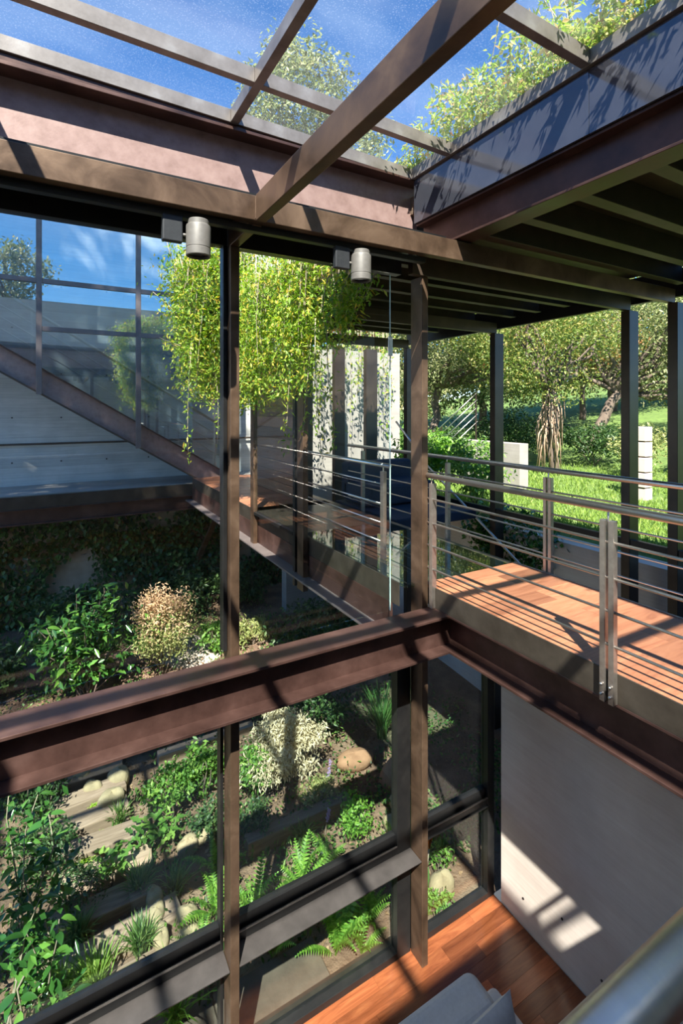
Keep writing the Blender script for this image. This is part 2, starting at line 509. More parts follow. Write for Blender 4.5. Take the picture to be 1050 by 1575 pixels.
M['blade'] = leaf_mat('grass_blade', [(0.0, (0.06, 0.13, 0.035)), (0.6, (0.12, 0.22, 0.06)), (1.0, (0.26, 0.33, 0.11))], trans=0.35)
M['lawnblade'] = leaf_mat('lawn_blade', [(0.0, (0.12, 0.21, 0.04)), (0.6, (0.21, 0.33, 0.06)), (1.0, (0.33, 0.43, 0.10))], trans=0.4)
M['moss'] = leaf_mat('moss_leaf', [(0.0, (0.20, 0.36, 0.03)), (1.0, (0.36, 0.52, 0.06))], trans=0.3)
M['purple'] = leaf_mat('lilac_petal', [(0.0, (0.34, 0.22, 0.50)), (1.0, (0.52, 0.40, 0.68))], trans=0.3)
M['orangepetal'] = leaf_mat('orange_petal', [(0.0, (0.80, 0.22, 0.02)), (1.0, (0.90, 0.34, 0.04))], trans=0.3)
M['root'] = surf('hanging_root', [(0.3, (0.26, 0.17, 0.11)), (0.7, (0.48, 0.35, 0.25))], scale=8, rough=0.9, bmp=0.3)

# ================================================================== the setting
ZF = -3.2                                               # living-room floor
# ---- living-room floor with single planks
floor = tag(B(-4, 3.68, -4, 3.46, ZF - 0.2, ZF - 0.022).build('floor', M['slab']), 'polished red-brown plank floor of the lower living room', 'floor', kind='structure')
row = 0
y = 3.46
plank_me = {}
while y > 0.6:
    w = 0.125
    x = 3.672 - (row * 0.37) % 0.8
    first = True
    x_hi = 3.672
    while x_hi > 0.2:
        ln = (0.35 + (row * 0.41) % 0.7) if first else 1.05
        first = False
        x_lo = max(0.2, x_hi - ln)
        B(x_lo + 0.0008, x_hi - 0.0008, y - w + 0.0008, y - 0.0008, ZF - 0.022, ZF + random.uniform(-0.0006, 0.0006)).build('plank', M['floorwood'], floor)
        x_hi = x_lo
    y -= w
    row += 1

# ---- upper floor where the photograph was taken from
tag(B(-4, 5.6, -4.0, 0.22, -0.3, 0.0).build('floor_upper', M['floorwood']), 'upper landing floor at the very edge of the void', 'floor', kind='structure')

tag(B(1.85, 2.70, 0.221, 0.60, -0.3, 0.0).build('floor_shade', M['floorwood']), 'unseen ledge added beside the upper landing to shade the lower wall', 'floor', kind='structure')  # added out of view to cut the sun on the wall under the bridge

# ---- concrete wall under the bridge (with form-tie holes)
wr = tag(B(3.68, 3.86, -4, 3.36, ZF - 0.1, -0.172).build('wall_right', M['concrete']), 'warm grey cast concrete wall beneath the footbridge, partly sunlit', 'wall', kind='structure')
for yy, zz in ((3.1, -2.95), (2.35, -2.95), (2.7, -2.78)):
    MB().tube([(3.674, yy, zz), (3.682, yy, zz)], 0.010, 10).build('tie_hole', M['black'], wr, base=False)

# ---- house mass behind the viewpoint and on its left
tag(B(-9, 9, -4.4, -4.0, ZF, 6.3).build('wall_back', M['houseplaster']), 'plain house wall standing behind the viewpoint', 'wall', kind='structure')
tag(B(-4.3, -4.0, -4.0, 3.3, ZF, 3.3).build('wall_left', M['houseplaster']), 'plain side wall closing the double-height room', 'wall', kind='structure')

# ---- stair-side board-marked concrete wall, corridor slab, ivy retaining wall
wb = tag(B(-9, 5.2, 12.5, 12.8, -0.6, 6.6).build('wall_stair', M['boardconc']), 'board-marked grey concrete wall behind the outdoor stair', 'wall', kind='structure')
hole = None
for xx in np.arange(-2.6, 4.6, 0.9):
    for zz in (0.35, 1.3, 2.25, 3.2, 4.15):
        if hole is None:
            hole = MB().tube([(xx, 12.49, zz), (xx, 12.503, zz)], 0.018, 8).build('tie_hole', M['black'], wb, base=False)
        else:
            link('tie_hole', hole.data, (xx, 12.4965, zz), wb)
MB().tube([(-9, 12.42, 0.74), (4.5, 12.42, 0.74)], 0.022, 10).build('wall_rail', M['joist'], wb)
tag(B(-9, 5.2, 11.1, 12.5, -0.35, -0.14).build('floor_corridor', M['paleconc']), 'pale corridor slab along the foot of the concrete wall', 'floor', kind='structure')
tag(B(-9, 9, 12.0, 12.5, -4.2, -0.62).build('wall_garden', M['plaster']), 'weathered beige retaining wall overgrown with ivy', 'wall', kind='structure')


# ---- ground
def gz(x, y):
    return -3.27 + 0.045 * (y - 4.0) + 0.03 * math.sin(1.7 * x + 0.6) * math.cos(1.3 * y)


def heightfield(name, x0, x1, y0, y1, n, m, fz, mat):
    vs, fs = [], []
    for j in range(m + 1):
        for i in range(n + 1):
            x = x0 + (x1 - x0) * i / n
            y = y0 + (y1 - y0) * j / m
            vs.append((x, y, fz(x, y)))
    for j in range(m):
        for i in range(n):
            a = j * (n + 1) + i
            fs.append((a, a + 1, a + n + 2, a + n + 1))
    mb = MB().add(vs, fs)
    return mb.build(name, mat, smooth=True, base=False)


tag(heightfield('ground_garden', -9, 6.2, 3.52, 12.02, 90, 60, gz, M['soil']), 'brown leafy soil of the sunken garden', 'ground', kind='structure')
tag(heightfield('ground_gravel', 1.2, 3.2, 8.6, 10.4, 12, 12, lambda x, y: gz(x, y) + 0.03 - 0.08 * ((abs(x - 2.2)) ** 2 + (abs(y - 9.5) / 1.0) ** 2), M['gravel']), 'pale sunlit gravel patch by the ivy wall', 'gravel', kind='structure')


def lz(x, y):
    r = -0.42 + 0.012 * max(0, x - 6.3) ** 1.6 + 0.05 * math.sin(0.8 * x) * math.cos(0.7 * y)
    return r + 0.035 * max(0, x - 12)


tag(heightfield('ground_lawn', 6.35, 40, -10, 34, 60, 70, lz, M['turf']), 'green lawn sloping gently up beyond the bridge', 'lawn', kind='structure')
rw = tag(B(6.1, 6.4, -6, 10.4, -4.2, -0.36).build('wall_retaining', M['concrete']), 'grey concrete retaining wall dappled with leaf shade below the lawn', 'wall', kind='structure')
tag(B(3.9, 6.2, -6, 3.52, -4.2, -3.4).build('ground_court', M['soil']), 'dark ground in the narrow court below the bridge', 'ground', kind='structure')

# ================================================================== steel frame
SPEC = {}


def ibeam_x(mb, x0, x1, y0, y1, z0, z1, tf=0.018, tw=0.012):
    yc = (y0 + y1) / 2
    mb.box(x0, x1, y0, y1, z0, z0 + tf)
    mb.box(x0, x1, y0, y1, z1 - tf, z1)
    mb.box(x0, x1, yc - tw / 2, yc + tw / 2, z0 + tf, z1 - tf)


def ibeam(name, axis, a0, a1, c0, c1, z0, z1, mats, tf=0.018, tw=0.012):
    """an I-beam as a thing: web and two flanges are parts"""
    if axis == 'x':
        e = empty(name, ((a0 + a1) / 2, (c0 + c1) / 2, z0))
        bx = lambda p0, p1, q0, q1: B(a0, a1, p0, p1, q0, q1)
    else:
        e = empty(name, ((c0 + c1) / 2, (a0 + a1) / 2, z0))
        bx = lambda p0, p1, q0, q1: B(p0, p1, a0, a1, q0, q1)
    cc = (c0 + c1) / 2
    bx(c0, c1, z0, z0 + tf).build('flange', mats[0], e, bevel=0.003)
    bx(c0, c1, z1 - tf, z1).build('flange', mats[0], e, bevel=0.003)
    bx(cc - tw / 2, cc + tw / 2, z0 + tf, z1 - tf).build('web', mats[1], e)
    return e


# the two tall facade columns
XA, XB = 1.022, 2.664
YC0, YC1 = 3.285, 3.44
ca = tag(B(XA, XA + 0.062, YC0, YC1, ZF, 2.60).build('steel_column', M['tube'], bevel=0.004), 'brown patinated steel column between the hanging lamps, middle of the picture', 'column', 'facade columns')
cb = tag(B(XB, XB + 0.062, YC0, YC1, ZF, 2.61).build('steel_column', M['tube'], bevel=0.004), 'brown patinated steel column where the footbridge handrail begins', 'column', 'facade columns')

# long tube under the roof and the tube that runs to the viewer
tag(B(-4, 5.66, 2.80, 2.862, 2.61, 2.757).build('steel_tube_beam', M['tube'], bevel=0.004), 'long horizontal brown steel tube under the skylight, running across the facade', 'beam')
cbm = empty('steel_cross_beam', (XA + 0.031, 0.5, 2.605))
B(XA, XA + 0.062, -3.9, 2.798, 2.605, 2.762).build('front_length', M['tube'], cbm, bevel=0.004)
B(XA, XA + 0.062, 2.864, YC1, 2.602, 2.757).build('rear_length', M['tube'], cbm, bevel=0.004)
MB().tube([(XA - 0.001, 2.799, 2.62), (XA - 0.001, 2.799, 2.75)], 0.0035, 6).build('weld_seam', M['tube'], cbm)
tag(cbm, 'heavy brown steel tube crossing overhead from the middle column toward the viewer', 'beam')

# deep I-beam above the facade, I-beam at the bridge side of the skylight
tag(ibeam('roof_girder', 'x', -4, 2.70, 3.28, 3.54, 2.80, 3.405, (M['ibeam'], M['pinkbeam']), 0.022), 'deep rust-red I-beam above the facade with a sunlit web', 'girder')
rb = tag(ibeam('roof_girder', 'y', -4, 3.275, 2.592, 2.76, 2.766, 3.025, (M['ibeam'], M['ibeam']), 0.018), 'dark red I-beam carrying the bridge roof along the edge of the skylight', 'girder')
up = empty('skylight_upstand', (2.58, -0.4, 3.027))
yy = 3.278
for ln in (1.56, 1.56, 1.6, 1.6):
    B(2.572, 2.60, yy - ln + 0.002, yy, 3.027, 3.388).build('panel', M['blueplate'], up, bevel=0.001)
    yy -= ln
tag(up, 'glossy blue-black upstand below the roof plants, striped with leaf shadows', 'panel')

# lower I-beams: facade and bridge
tag(ibeam('floor_girder', 'x', -4, 2.743, 3.04, 3.27, -0.475, -0.17, (M['ibeam'], M['ibeam']), 0.02), 'rust-brown I-beam crossing the facade at bridge level, sun patches on its flanges', 'girder')
tag(ibeam('floor_girder', 'y', -4, 3.27, 2.744, 2.96, -0.475, -0.17, (M['ibeam'], M['ibeam']), 0.02), 'dark rust I-beam under the near edge of the footbridge', 'girder')
tag(B(2.744, 2.85, 3.146, 3.164, -0.455, -0.19).build('beam_stiffener', M['ibeam'], bevel=0.002), 'small rust plate closing the corner of the two bridge-level beams', 'plate')

# joists of the bridge roof, with the dark roof deck above
JN = [-0.25, 0.18, 0.61, 1.04, 1.47, 1.90, 2.33, 2.72]
names = ['nearest the viewer', 'second from the viewer', 'third from the viewer', 'fourth from the viewer', 'fifth from the viewer', 'sixth from the viewer', 'second before the facade tube', 'directly above the facade tube']
JN += [3.62, 4.05, 4.48, 4.91, 5.66, 6.09, 6.52, 6.95]
names += ['first behind the front portal tube', 'second behind the front portal tube', 'third behind the front portal tube', 'fourth behind the front portal tube',
          'first behind the middle portal tube', 'second behind the middle portal tube', 'third behind the middle portal tube', 'fourth behind the middle portal tube']
for yj, nm in zip(JN, names):
    x0 = 2.672 if yj < 3.3 else 2.50
    j = empty('roof_joist', (4.0, yj, 2.786))
    B(x0, 5.62, yj - 0.045, yj + 0.045, 2.786, 2.796).build('lower_flange', M['joist'], j, bevel=0.002)
    B(x0, 5.62, yj - 0.005, yj + 0.005, 2.796, 2.998).build('web', M['joist'], j)
    tag(j, 'dark brown steel joist under the bridge roof, ' + nm, 'joist', 'joists under the bridge roof')
for yj, nm in ((3.30, 'front dark portal tube under the bridge roof, just behind the facade'), (5.28, 'middle dark portal tube under the bridge roof'), (7.40, 'rear dark portal tube under the bridge roof')):
    tag(B(2.55, 5.66, yj - 0.031, yj + 0.031, 2.61, 2.765).build('portal_tube', M['joist'], bevel=0.003), nm, 'beam', 'portal tubes under the bridge roof')
tag(B(2.50, 5.75, 3.56, 7.6, 3.0, 3.15).build('ceiling', M['joist']), 'dark roof deck above the far half of the bridge', 'ceiling', kind='structure')
tag(B(2.77, 5.75, -4, 3.555, 3.0, 3.15).build('ceiling_bridge', M['joist']), 'dark roof deck above the near half of the bridge', 'ceiling', kind='structure')
tag(B(2.44, 2.497, 3.56, 7.6, 2.70, 3.25).build('trim_roof', M['joist']), 'dark steel fascia along the garden edge of the bridge roof', 'fascia', kind='structure')
tag(B(5.79, 5.85, -2, 7.6, 2.70, 3.0).build('trim_eaves', M['black']), 'black eaves rail above the far columns', 'rail', kind='structure')

# far columns along the garden side
for yj, lab in ((2.80, 'dark far column at the right edge of the picture'), (3.30, 'dark far column second from the right edge'), (5.28, 'dark far column in front of the pale concrete block'), (7.4, 'dark far column close behind the sunlit facade column')):
    c = B(5.60, 5.78, yj - 0.05, yj + 0.05, -3.4, 2.608).build('garden_column', M['darkcol'], bevel=0.004)
    tag(c, lab, 'column', 'columns on the lawn side')
# horizontal rail between those columns
tr = empty('low_rail', (5.64, 3.5, -0.06))
B(5.61, 5.67, -2.0, 2.748, -0.08, 0.02).build('rail_length', M['black'], tr, bevel=0.003)
B(5.61, 5.67, 2.852, 3.248, -0.08, 0.02).build('rail_length', M['black'], tr, bevel=0.003)
B(5.61, 5.67, 3.352, 5.228, -0.08, 0.02).build('rail_length', M['black'], tr, bevel=0.003)
B(5.61, 5.67, 5.332, 7.348, -0.08, 0.02).build('rail_length', M['black'], tr, bevel=0.003)
tag(tr, 'black horizontal rail spanning the lawn-side columns at deck height', 'rail')
# slanting brace rods
for k, (p, q, lb) in enumerate((((5.54, 7.1, 0.75), (5.54, 4.55, -0.75), 'long steel brace rod slanting down behind the handrails'), ((5.54, 7.6, 1.25), (5.54, 6.7, 0.55), 'short upper steel brace rod beside the far column'))):
    tag(MB().tube([p, q], 0.018, 8).build('brace_rod', M['stainless'], smooth=True), lb, 'rod')

# ================================================================== skylight
SKB = lambda x: 3.452 - 0.0225 * x                      # underside of the bars, falling gently to the right
sk = empty('window_1', (-0.6, 0.3, 3.4))
BH = 0.088


def bar_x(x0, x1, y0, y1):
    return MB().hexa([(x0, y0, SKB(x0)), (x1, y0, SKB(x1)), (x1, y1, SKB(x1)), (x0, y1, SKB(x0))],
                     [(x0, y0, SKB(x0) + BH), (x1, y0, SKB(x1) + BH), (x1, y1, SKB(x1) + BH), (x0, y1, SKB(x0) + BH)])


bx_y = [3.28, 2.81, 1.695, 0.58, -0.535, -1.65, -2.765, -3.9]
bx_x = [1.02, -0.52, -2.06, -3.60]
for yb in bx_y:
    edges = [2.545] + [v for xx in bx_x for v in (xx + 0.056, xx)] + [-3.95]
    for i in range(0, len(edges) - 1, 2):
        a, b = edges[i + 1], edges[i]
        bar_x(a, b, yb, yb + 0.052).build('cross_bar', M['bar'], sk, bevel=0.002)
for xb in bx_x:
    z0, z1 = SKB(xb), SKB(xb + 0.056)
    MB().hexa([(xb, -3.9, z0), (xb + 0.056, -3.9, z1), (xb + 0.056, 3.332, z1), (xb, 3.332, z0)],
              [(xb, -3.9, z0 + BH), (xb + 0.056, -3.9, z1 + BH), (xb + 0.056, 3.332, z1 + BH), (xb, 3.332, z0 + BH)]).build('long_bar', M['bar'], sk, bevel=0.002)
B(2.547, 2.61, -3.9, 3.332, 3.392, 3.48).build('edge_bar', M['bar'], sk, bevel=0.002)
cols_x = [2.60] + [xx + 0.028 for xx in bx_x] + [-3.95]
cols_y = [3.33] + [v + 0.026 for v in bx_y[1:]]
for i in range(len(cols_x) - 1):
    for j in range(len(cols_y) - 1):
        x1, x0 = cols_x[i] - 0.004, cols_x[i + 1] + 0.004
        y1, y0 = cols_y[j] - 0.004, cols_y[j + 1] + 0.004
        a, b = SKB(x0) + BH + 0.002, SKB(x1) + BH + 0.002
        MB().hexa([(x0, y0, a), (x1, y0, b), (x1, y1, b), (x0, y1, a)], [(x0, y0, a + 0.012), (x1, y0, b + 0.012), (x1, y1, b + 0.012), (x0, y1, a + 0.012)]).build('pane', M['skyglass'], sk)
tag(sk, 'glazed skylight of grey steel bars and rain-speckled panes', 'skylight', kind='structure')

B_ = MB().hexa([(-3.95, 3.296, 3.407), (1.9, 3.296, 3.407), (1.9, 3.33, 3.407), (-3.95, 3.33, 3.407)], [(-3.95, 3.296, SKB(-3.95) - 0.001), (1.9, 3.296, SKB(1.9) - 0.001), (1.9, 3.33, SKB(1.9) - 0.001), (-3.95, 3.33, SKB(-3.95) - 0.001)])
B_.build('closing_strip', M['ibeam'], sk)
tag(B(-4.3, 0.55, -4.0, -1.72, 3.70, 3.90).build('ceiling_shade', M['houseplaster']), 'unseen roof slab added behind the viewpoint to shade the room', 'roof', kind='structure')  # added above the panes, out of view, to keep sun off the sofa

# ================================================================== facade glazing, upper
tag(B(-4, 2.36, 2.872, 2.925, 2.572, 2.608).build('lighting_track', M['black'], bevel=0.003), 'thin black track hung under the long facade tube', 'track')
tag(B(-4, 2.55, 2.864, 3.46, 2.764, 2.796).build('ceiling_soffit', M['black']), 'black soffit between the facade tube and the glass', 'soffit', kind='structure')
w2 = empty('window_2', (-1.5, 3.4, -0.17))
B(-4, XA - 0.004, 3.352, 3.436, 2.615, 2.762).build('window_head', M['black'], w2, bevel=0.003)
B(XA - 0.030, XA - 0.003, 3.352, 3.436, -0.165, 2.614).build('window_jamb', M['black'], w2, bevel=0.002)
B(-4, XA - 0.032, 3.392, 3.402, -0.165, 2.613).build('pane', M['glass'], w2)
tag(w2, 'fixed upper facade window left of the middle column, stair seen through it', 'window', kind='structure')
w3 = empty('window_3', (1.75, 3.4, -0.17))
B(XA + 0.066, 2.50, 3.352, 3.436, 2.615, 2.762).build('window_head', M['black'], w3, bevel=0.003)
B(XA + 0.068, 2.385, 3.352, 3.364, -0.165, 2.613).build('pane', M['glass'], w3)
B(2.3855, 2.3885, 3.352, 3.364, -0.165, 2.60).build('pane_edge', M['glassedge'], w3)
MB().box(2.36, 2.40, 3.338, 3.350, 1.93, 2.09).build('pull', M['stainless'], w3, bevel=0.004)
tag(w3, 'frameless sliding glass pane right of the middle column, open at its edge', 'window', kind='structure')

# ================================================================== facade glazing, lower
ZS = -2.302


def low_window(name, x0, x1, label, jl=0.03, jr=0.14, shelf=True):
    w = empty(name, ((x0 + x1) / 2, 3.48, ZF))
    zt = -0.48
    B(x0, x0 + jl, 3.442, 3.53, ZF, zt).build('jamb', M['black'], w, bevel=0.003)
    B(x1 - jr, x1, 3.442, 3.53, ZF, zt).build('jamb', M['black'], w, bevel=0.003)
    B(x0 + jl, x1 - jr, 3.442, 3.53, zt - 0.08, zt).build('head', M['black'], w, bevel=0.003)
    B(x0 + jl, x1 - jr, 3.442, 3.47, ZS + 0.002, ZS + 0.06).build('sash_rail', M['black'], w, bevel=0.002)
    B(x0 + jl, x1 - jr, 3.472, 3.53, ZS + 0.002, ZS + 0.145).build('sash_rail', M['black'], w, bevel=0.002)
    MB().box(x0 + jl, x1 - jr, 3.44, 3.452, ZS + 0.0605, ZS + 0.068).build('sash_bead', M['bar'], w)
    B(x0 + jl, x1 - jr, 3.502, 3.512, ZS + 0.147, zt - 0.082).build('pane', M['glass'], w)
    B(x0 + jl, x1 - jr, 3.442, 3.53, ZF - 0.01, ZF + 0.055).build('sill', M['black'], w, bevel=0.003)
    B(x0 + jl, x1 - jr, 3.502, 3.512, ZF + 0.057, ZS - 0.012).build('pane', M['glass'], w)
    if shelf:
        B(x0 + 0.0, x1 - 0.002, 3.287, 3.50, ZS - 0.010, ZS).build('shelf', M['shelf'], w, bevel=0.002)
    else:
        B(x0 + jl, x1 - jr, 3.43, 3.53, ZS - 0.012, ZS).build('transom', M['black'], w, bevel=0.002)
    tag(w, label, 'window', kind='structure')


low_window('window_4', -1.6, XA - 0.002, 'lower garden window left of the middle column, stepped path behind it', jr=0.022)
low_window('window_5', XA + 0.064, XB - 0.002, 'lower garden window between the two brown columns, ferns behind it')
low_window('window_6', XB + 0.064, 3.676, 'narrow lower corner window beside the concrete wall', jl=0.02, jr=0.085, shelf=False)

# ================================================================== two wall lamps on the track
for (xl, yl, label) in ((0.700, 2.85, 'grey cylindrical spotlight left of the middle column'), (1.786, 2.85, 'grey cylindrical spotlight right of the middle column')):
    e = empty('spotlight', (xl, yl, 2.36))
    dx, dy = -0.868, 0.497                              # the box sits to the left of the lamp
    bxm = B(xl - 0.195, xl - 0.085, yl + 0.0, yl + 0.042, 2.425, 2.572).build('mounting_box', M['lampblack'], e, bevel=0.008, seg=3)
    MB().tube([(xl - 0.09, yl + 0.02, 2.475), (xl - 0.055, yl + 0.02, 2.475)], 0.010, 10).build('arm', M['lamp'], e, smooth=True, base=False)
    MB().lathe((xl, yl, 2.36), [(0.0, 0.205), (0.054, 0.205), (0.058, 0.20), (0.0585, 0.178), (0.066, 0.172), (0.068, 0.165), (0.068, 0.048), (0.0665, 0.046), (0.0665, 0.043), (0.068, 0.041), (0.068, 0.004), (0.066, 0.0), (0.060, 0.0), (0.059, 0.012)], 40).build('lamp_body', M['lamp'], e, smooth=False)
    MB().lathe((xl, yl, 2.36), [(0.060, 0.012), (0.0, 0.012)], 40).build('lens', M['lens'], e)
    tag(e, label, 'lamp', 'spotlights on the black track')
for o in bpy.data.objects:
    if o.name.startswith('lamp_body'):
        o.data.polygons.foreach_set('use_smooth', [True] * len(o.data.polygons))
        o.data.set_sharp_from_angle(angle=math.radians(25))

# ================================================================== footbridge
br = empty('footbridge_deck', (3.31, 1.0, -0.17))
B(2.744, 2.752, -4, 3.27, -0.17, 0.0).build('fascia_plate', M['plate'], br, bevel=0.001)
B(3.862, 3.880, -4, 3.37, -0.17, 0.006).build('edge_trim', M['bar'], br, bevel=0.001)
B(2.753, 3.861, -4, 3.37, -0.168, -0.028).build('deck_base', M['plate'], br)
yb = 3.37
k = 0
while yb > -0.4:
    wdt = 0.205
    a = 2.754
    for (c, d) in (((2.754, 3.42), (3.42, 3.861)) if k % 2 else ((2.754, 3.10), (3.10, 3.861))):
        B(c + 0.0006, d - 0.0006, yb - wdt + 0.0006, yb - 0.0006, -0.027, -0.001 + random.uniform(-0.0003, 0.0003)).build('deck_board', M['deck'], br)
    yb -= wdt
    k += 1
tag(br, 'footbridge deck of warm red-brown boards with dark steel edge plate', 'bridge')


def railing(name, x, y0, y1, posts, label, first_single=True, side=-1):
    e = empty(name, (x, (y0 + y1) / 2, 0))
    ya, yb_ = y0, y1
    MB().tube([(x, ya, 0.935), (x, yb_, 0.935)], 0.0235, 20).build('handrail', M['stainless'], e, smooth=True, base=False)
    for z, r in ((0.741, 0.0085), (0.539, 0.0085), (0.349, 0.0085), (0.159, 0.0085)):
        MB().tube([(x, ya, z), (x, yb_, z)], r, 10).build('rod', M['stainless'], e, smooth=True, base=False)
    for py, single, zb in posts:
        if single:
            B(x - 0.012, x + 0.038, py - 0.02, py + 0.02, zb, 0.872).build('post', M['railpost'], e, bevel=0.002)
            MB().tube([(x, py, 0.872), (x, py, 0.93)], 0.006, 8).build('stem', M['stainless'], e, smooth=True)
        else:
            for s in (-1, 1):
                ps = B(x - 0.020, x + 0.02, py + s * 0.026 - 0.016, py + s * 0.026 + 0.016, zb, 0.865).build('post', M['railpost'], e, bevel=0.002)
                for zz in (zb + 0.045, zb + 0.10):
                    MB().tube([(x + side * 0.036, py + s * 0.026, zz), (x + side * 0.019, py + s * 0.026, zz)], 0.008, 10).build('bolt', M['stainless'], ps, smooth=True, base=False)
            MB().tube([(x, py, 0.80), (x, py, 0.93)], 0.006, 8).build('stem', M['stainless'], e, smooth=True)
    return e


tag(railing('bridge_railing', 2.722, -3.5, 3.335, [(3.235, True, -0.168), (1.70, False, -0.17), (0.1, False, -0.17)], 'x'), 'stainless railing on the near side of the footbridge, thick handrail and four rods', 'railing')
tag(railing('bridge_railing', 3.905, -3.5, 6.6, [(3.01, False, -0.17), (4.37, True, -0.17), (1.1, False, -0.17), (6.2, True, -0.17)], 'x', side=1), 'stainless railing on the lawn side of the footbridge', 'railing')
# handrail right beside the viewer
vr = empty('landing_railing', (1.0, 0.262, 0))
MB().tube([(-1.5, 0.262, 0.95), (2.62, 0.262, 0.95)], 0.0245, 28).build('handrail', M['stainless'], vr, smooth=True, base=False)
for xx in (-1.2, 1.9):
    B(xx, xx + 0.04, 0.242, 0.282, -0.17, 0.90).build('post', M['railpost'], vr, bevel=0.002)
    MB().tube([(xx + 0.02, 0.262, 0.90), (xx + 0.02, 0.262, 0.94)], 0.006, 8).build('stem', M['stainless'], vr)
tag(vr, 'thick shiny handrail in the bottom right corner, closest to the viewer', 'railing')

# ---- the walkway beyond the glass
wk = empty('far_walkway', (3.2, 7.0, -0.47))
B(2.55, 2.56, 3.46, 10.9, -0.20, 0.0).build('fascia_plate', M['plate'], wk, bevel=0.001)
B(2.40, 2.60, 3.56, 10.9, -0.475, -0.455).build('lower_flange', M['gridsteel'], wk, bevel=0.002)
B(2.545, 2.557, 3.56, 10.9, -0.455, -0.20).build('web', M['ibeam'], wk)
B(3.80, 3.88, 3.40, 10.9, -0.30, -0.005).build('side_beam', M['plate'], wk)
for ya, yb_ in ((3.385, 4.40), (4.41, 5.42)):
    B(2.565, 3.80, ya, yb_, -0.025, 0.0).build('glass_floor_pane', M['floorglass'], wk)
B(2.565, 3.80, 5.43, 7.2, -0.16, -0.005).build('dark_floor', M['plate'], wk)
yb = 10.9
while yb > 7.25:
    B(2.565, 3.80, yb - 0.3, yb - 0.004, -0.16, -0.005).build('deck_board', M['deck'], wk)
    yb -= 0.304
tag(wk, 'walkway with glass floor continuing beyond the facade glass', 'walkway')
fr_ = empty('far_railing', (2.82, 5.0, 0))
MB().tube([(2.84, 4.0, 0.93), (2.84, 6.25, 0.93)], 0.021, 16).build('handrail', M['stainless'], fr_, smooth=True, base=False)
for z in (0.74, 0.54, 0.35, 0.16):
    MB().tube([(2.84, 4.1, z), (2.84, 6.2, z)], 0.0085, 8).build('rod', M['stainless'], fr_, smooth=True, base=False)
B(2.82, 2.86, 4.08, 4.14, 0.0, 0.87).build('post', M['railpost'], fr_, bevel=0.002)
B(2.82, 2.86, 6.17, 6.23, 0.0, 0.87).build('post', M['railpost'], fr_, bevel=0.002)
for py in (4.11, 6.20):
    MB().tube([(2.84, py, 0.87), (2.84, py, 0.92)], 0.006, 8).build('stem', M['stainless'], fr_)
tag(fr_, 'steel railing on the walkway seen through the sliding glass pane', 'railing')
tag(B(2.47, 2.535, 5.20, 5.36, -0.62, 2.60).build('walkway_column', M['tube'], bevel=0.003), 'brown column of the walkway behind the sliding pane, below the vine', 'column')
tag(B(2.47, 2.53, 5.43, 5.49, -0.62, 2.60).build('walkway_jamb', M['black'], bevel=0.003), 'slim black post touching the walkway column', 'post')
tag(B(2.47, 2.53, 6.86, 6.99, -0.46, 2.60).build('walkway_post', M['tube'], bevel=0.003), 'narrow steel post at the left end of the walkway, beside the middle column', 'post')
w7 = empty('window_7', (2.5, 6.2, 0.0))
B(2.495, 2.505, 5.50, 6.85, 0.01, 2.58).build('pane', M['glass'], w7)
B(2.47, 2.53, 5.50, 6.85, -0.03, 0.008).build('sill', M['black'], w7)
tag(w7, 'walkway glass pane between two posts with tan cladding behind', 'window', kind='structure')
cl = empty('wood_clad_wall', (3.45, 8.3, 0))
zz = 0.0
while zz < 2.5:
    B(3.42 + random.uniform(-0.004, 0.004), 3.47, 7.25, 9.6, zz + 0.003, zz + 0.19).build('board', M['cladding'], cl, bevel=0.002)
    zz += 0.193
B(3.475, 3.62, 7.25, 9.6, 0, 2.5).build('core', M['plate'], cl)
tag(cl, 'tan wood-clad wall at the end of the walkway', 'wall')
# bench and table on the dark part of the walkway
bn = empty('lounge_bench', (4.6, 6.3, -0.1))
B(4.0, 5.5, 5.5, 7.2, -0.16, -0.02).build('platform', M['bluefab'], bn, bevel=0.02)
B(4.1, 5.4, 6.3, 7.1, 0.0, 0.32).build('seat', M['bluefab'], bn, bevel=0.05, seg=3)
B(4.1, 5.4, 6.95, 7.18, 0.02, 0.62).build('backrest', M['bluefab'], bn, bevel=0.05, seg=3)
tag(bn, 'navy blue bench at the back of the walkway', 'bench')
tag(B(4.35, 7.4, 10.0, 10.25, -3.4, 2.85).build('wall_pale', M['paleconc']), 'pale sunlit concrete wall beyond the walkway with vine shadows', 'wall', kind='structure')
tag(B(4.92, 5.16, 8.85, 8.97, -3.4, 2.75).build('garden_pier', M['darkcol'], bevel=0.004), 'dark brown pier in front of the pale wall, left one', 'pier', 'piers before the pale wall')
tag(B(5.68, 5.96, 8.85, 8.97, -3.4, 2.75).build('garden_pier', M['darkcol'], bevel=0.004), 'dark brown pier in front of the pale wall, right one', 'pier', 'piers before the pale wall')

# ================================================================== outdoor stair
YS = 11.0
sl = -0.622                                             # slope of the flight
zt = lambda x: 2.677 + sl * (x + 0.886)                 # top edge of the stringer
zb_ = lambda x: zt(x) - 0.515
st = empty('outdoor_stair', (3.3, 11.4, -0.14))
XS0, XS1 = -5.2, 3.26


def stringer(y0, y1, hi, lo, mat, nm):
    MB().prism([(XS0, y0, zt(XS0) - hi), (XS1, y0, zt(XS1) - hi), (XS1, y0, zt(XS1) - lo), (XS0, y0, zt(XS0) - lo)], (0, y1 - y0, 0)).build(nm, mat, st, bevel=0.003)


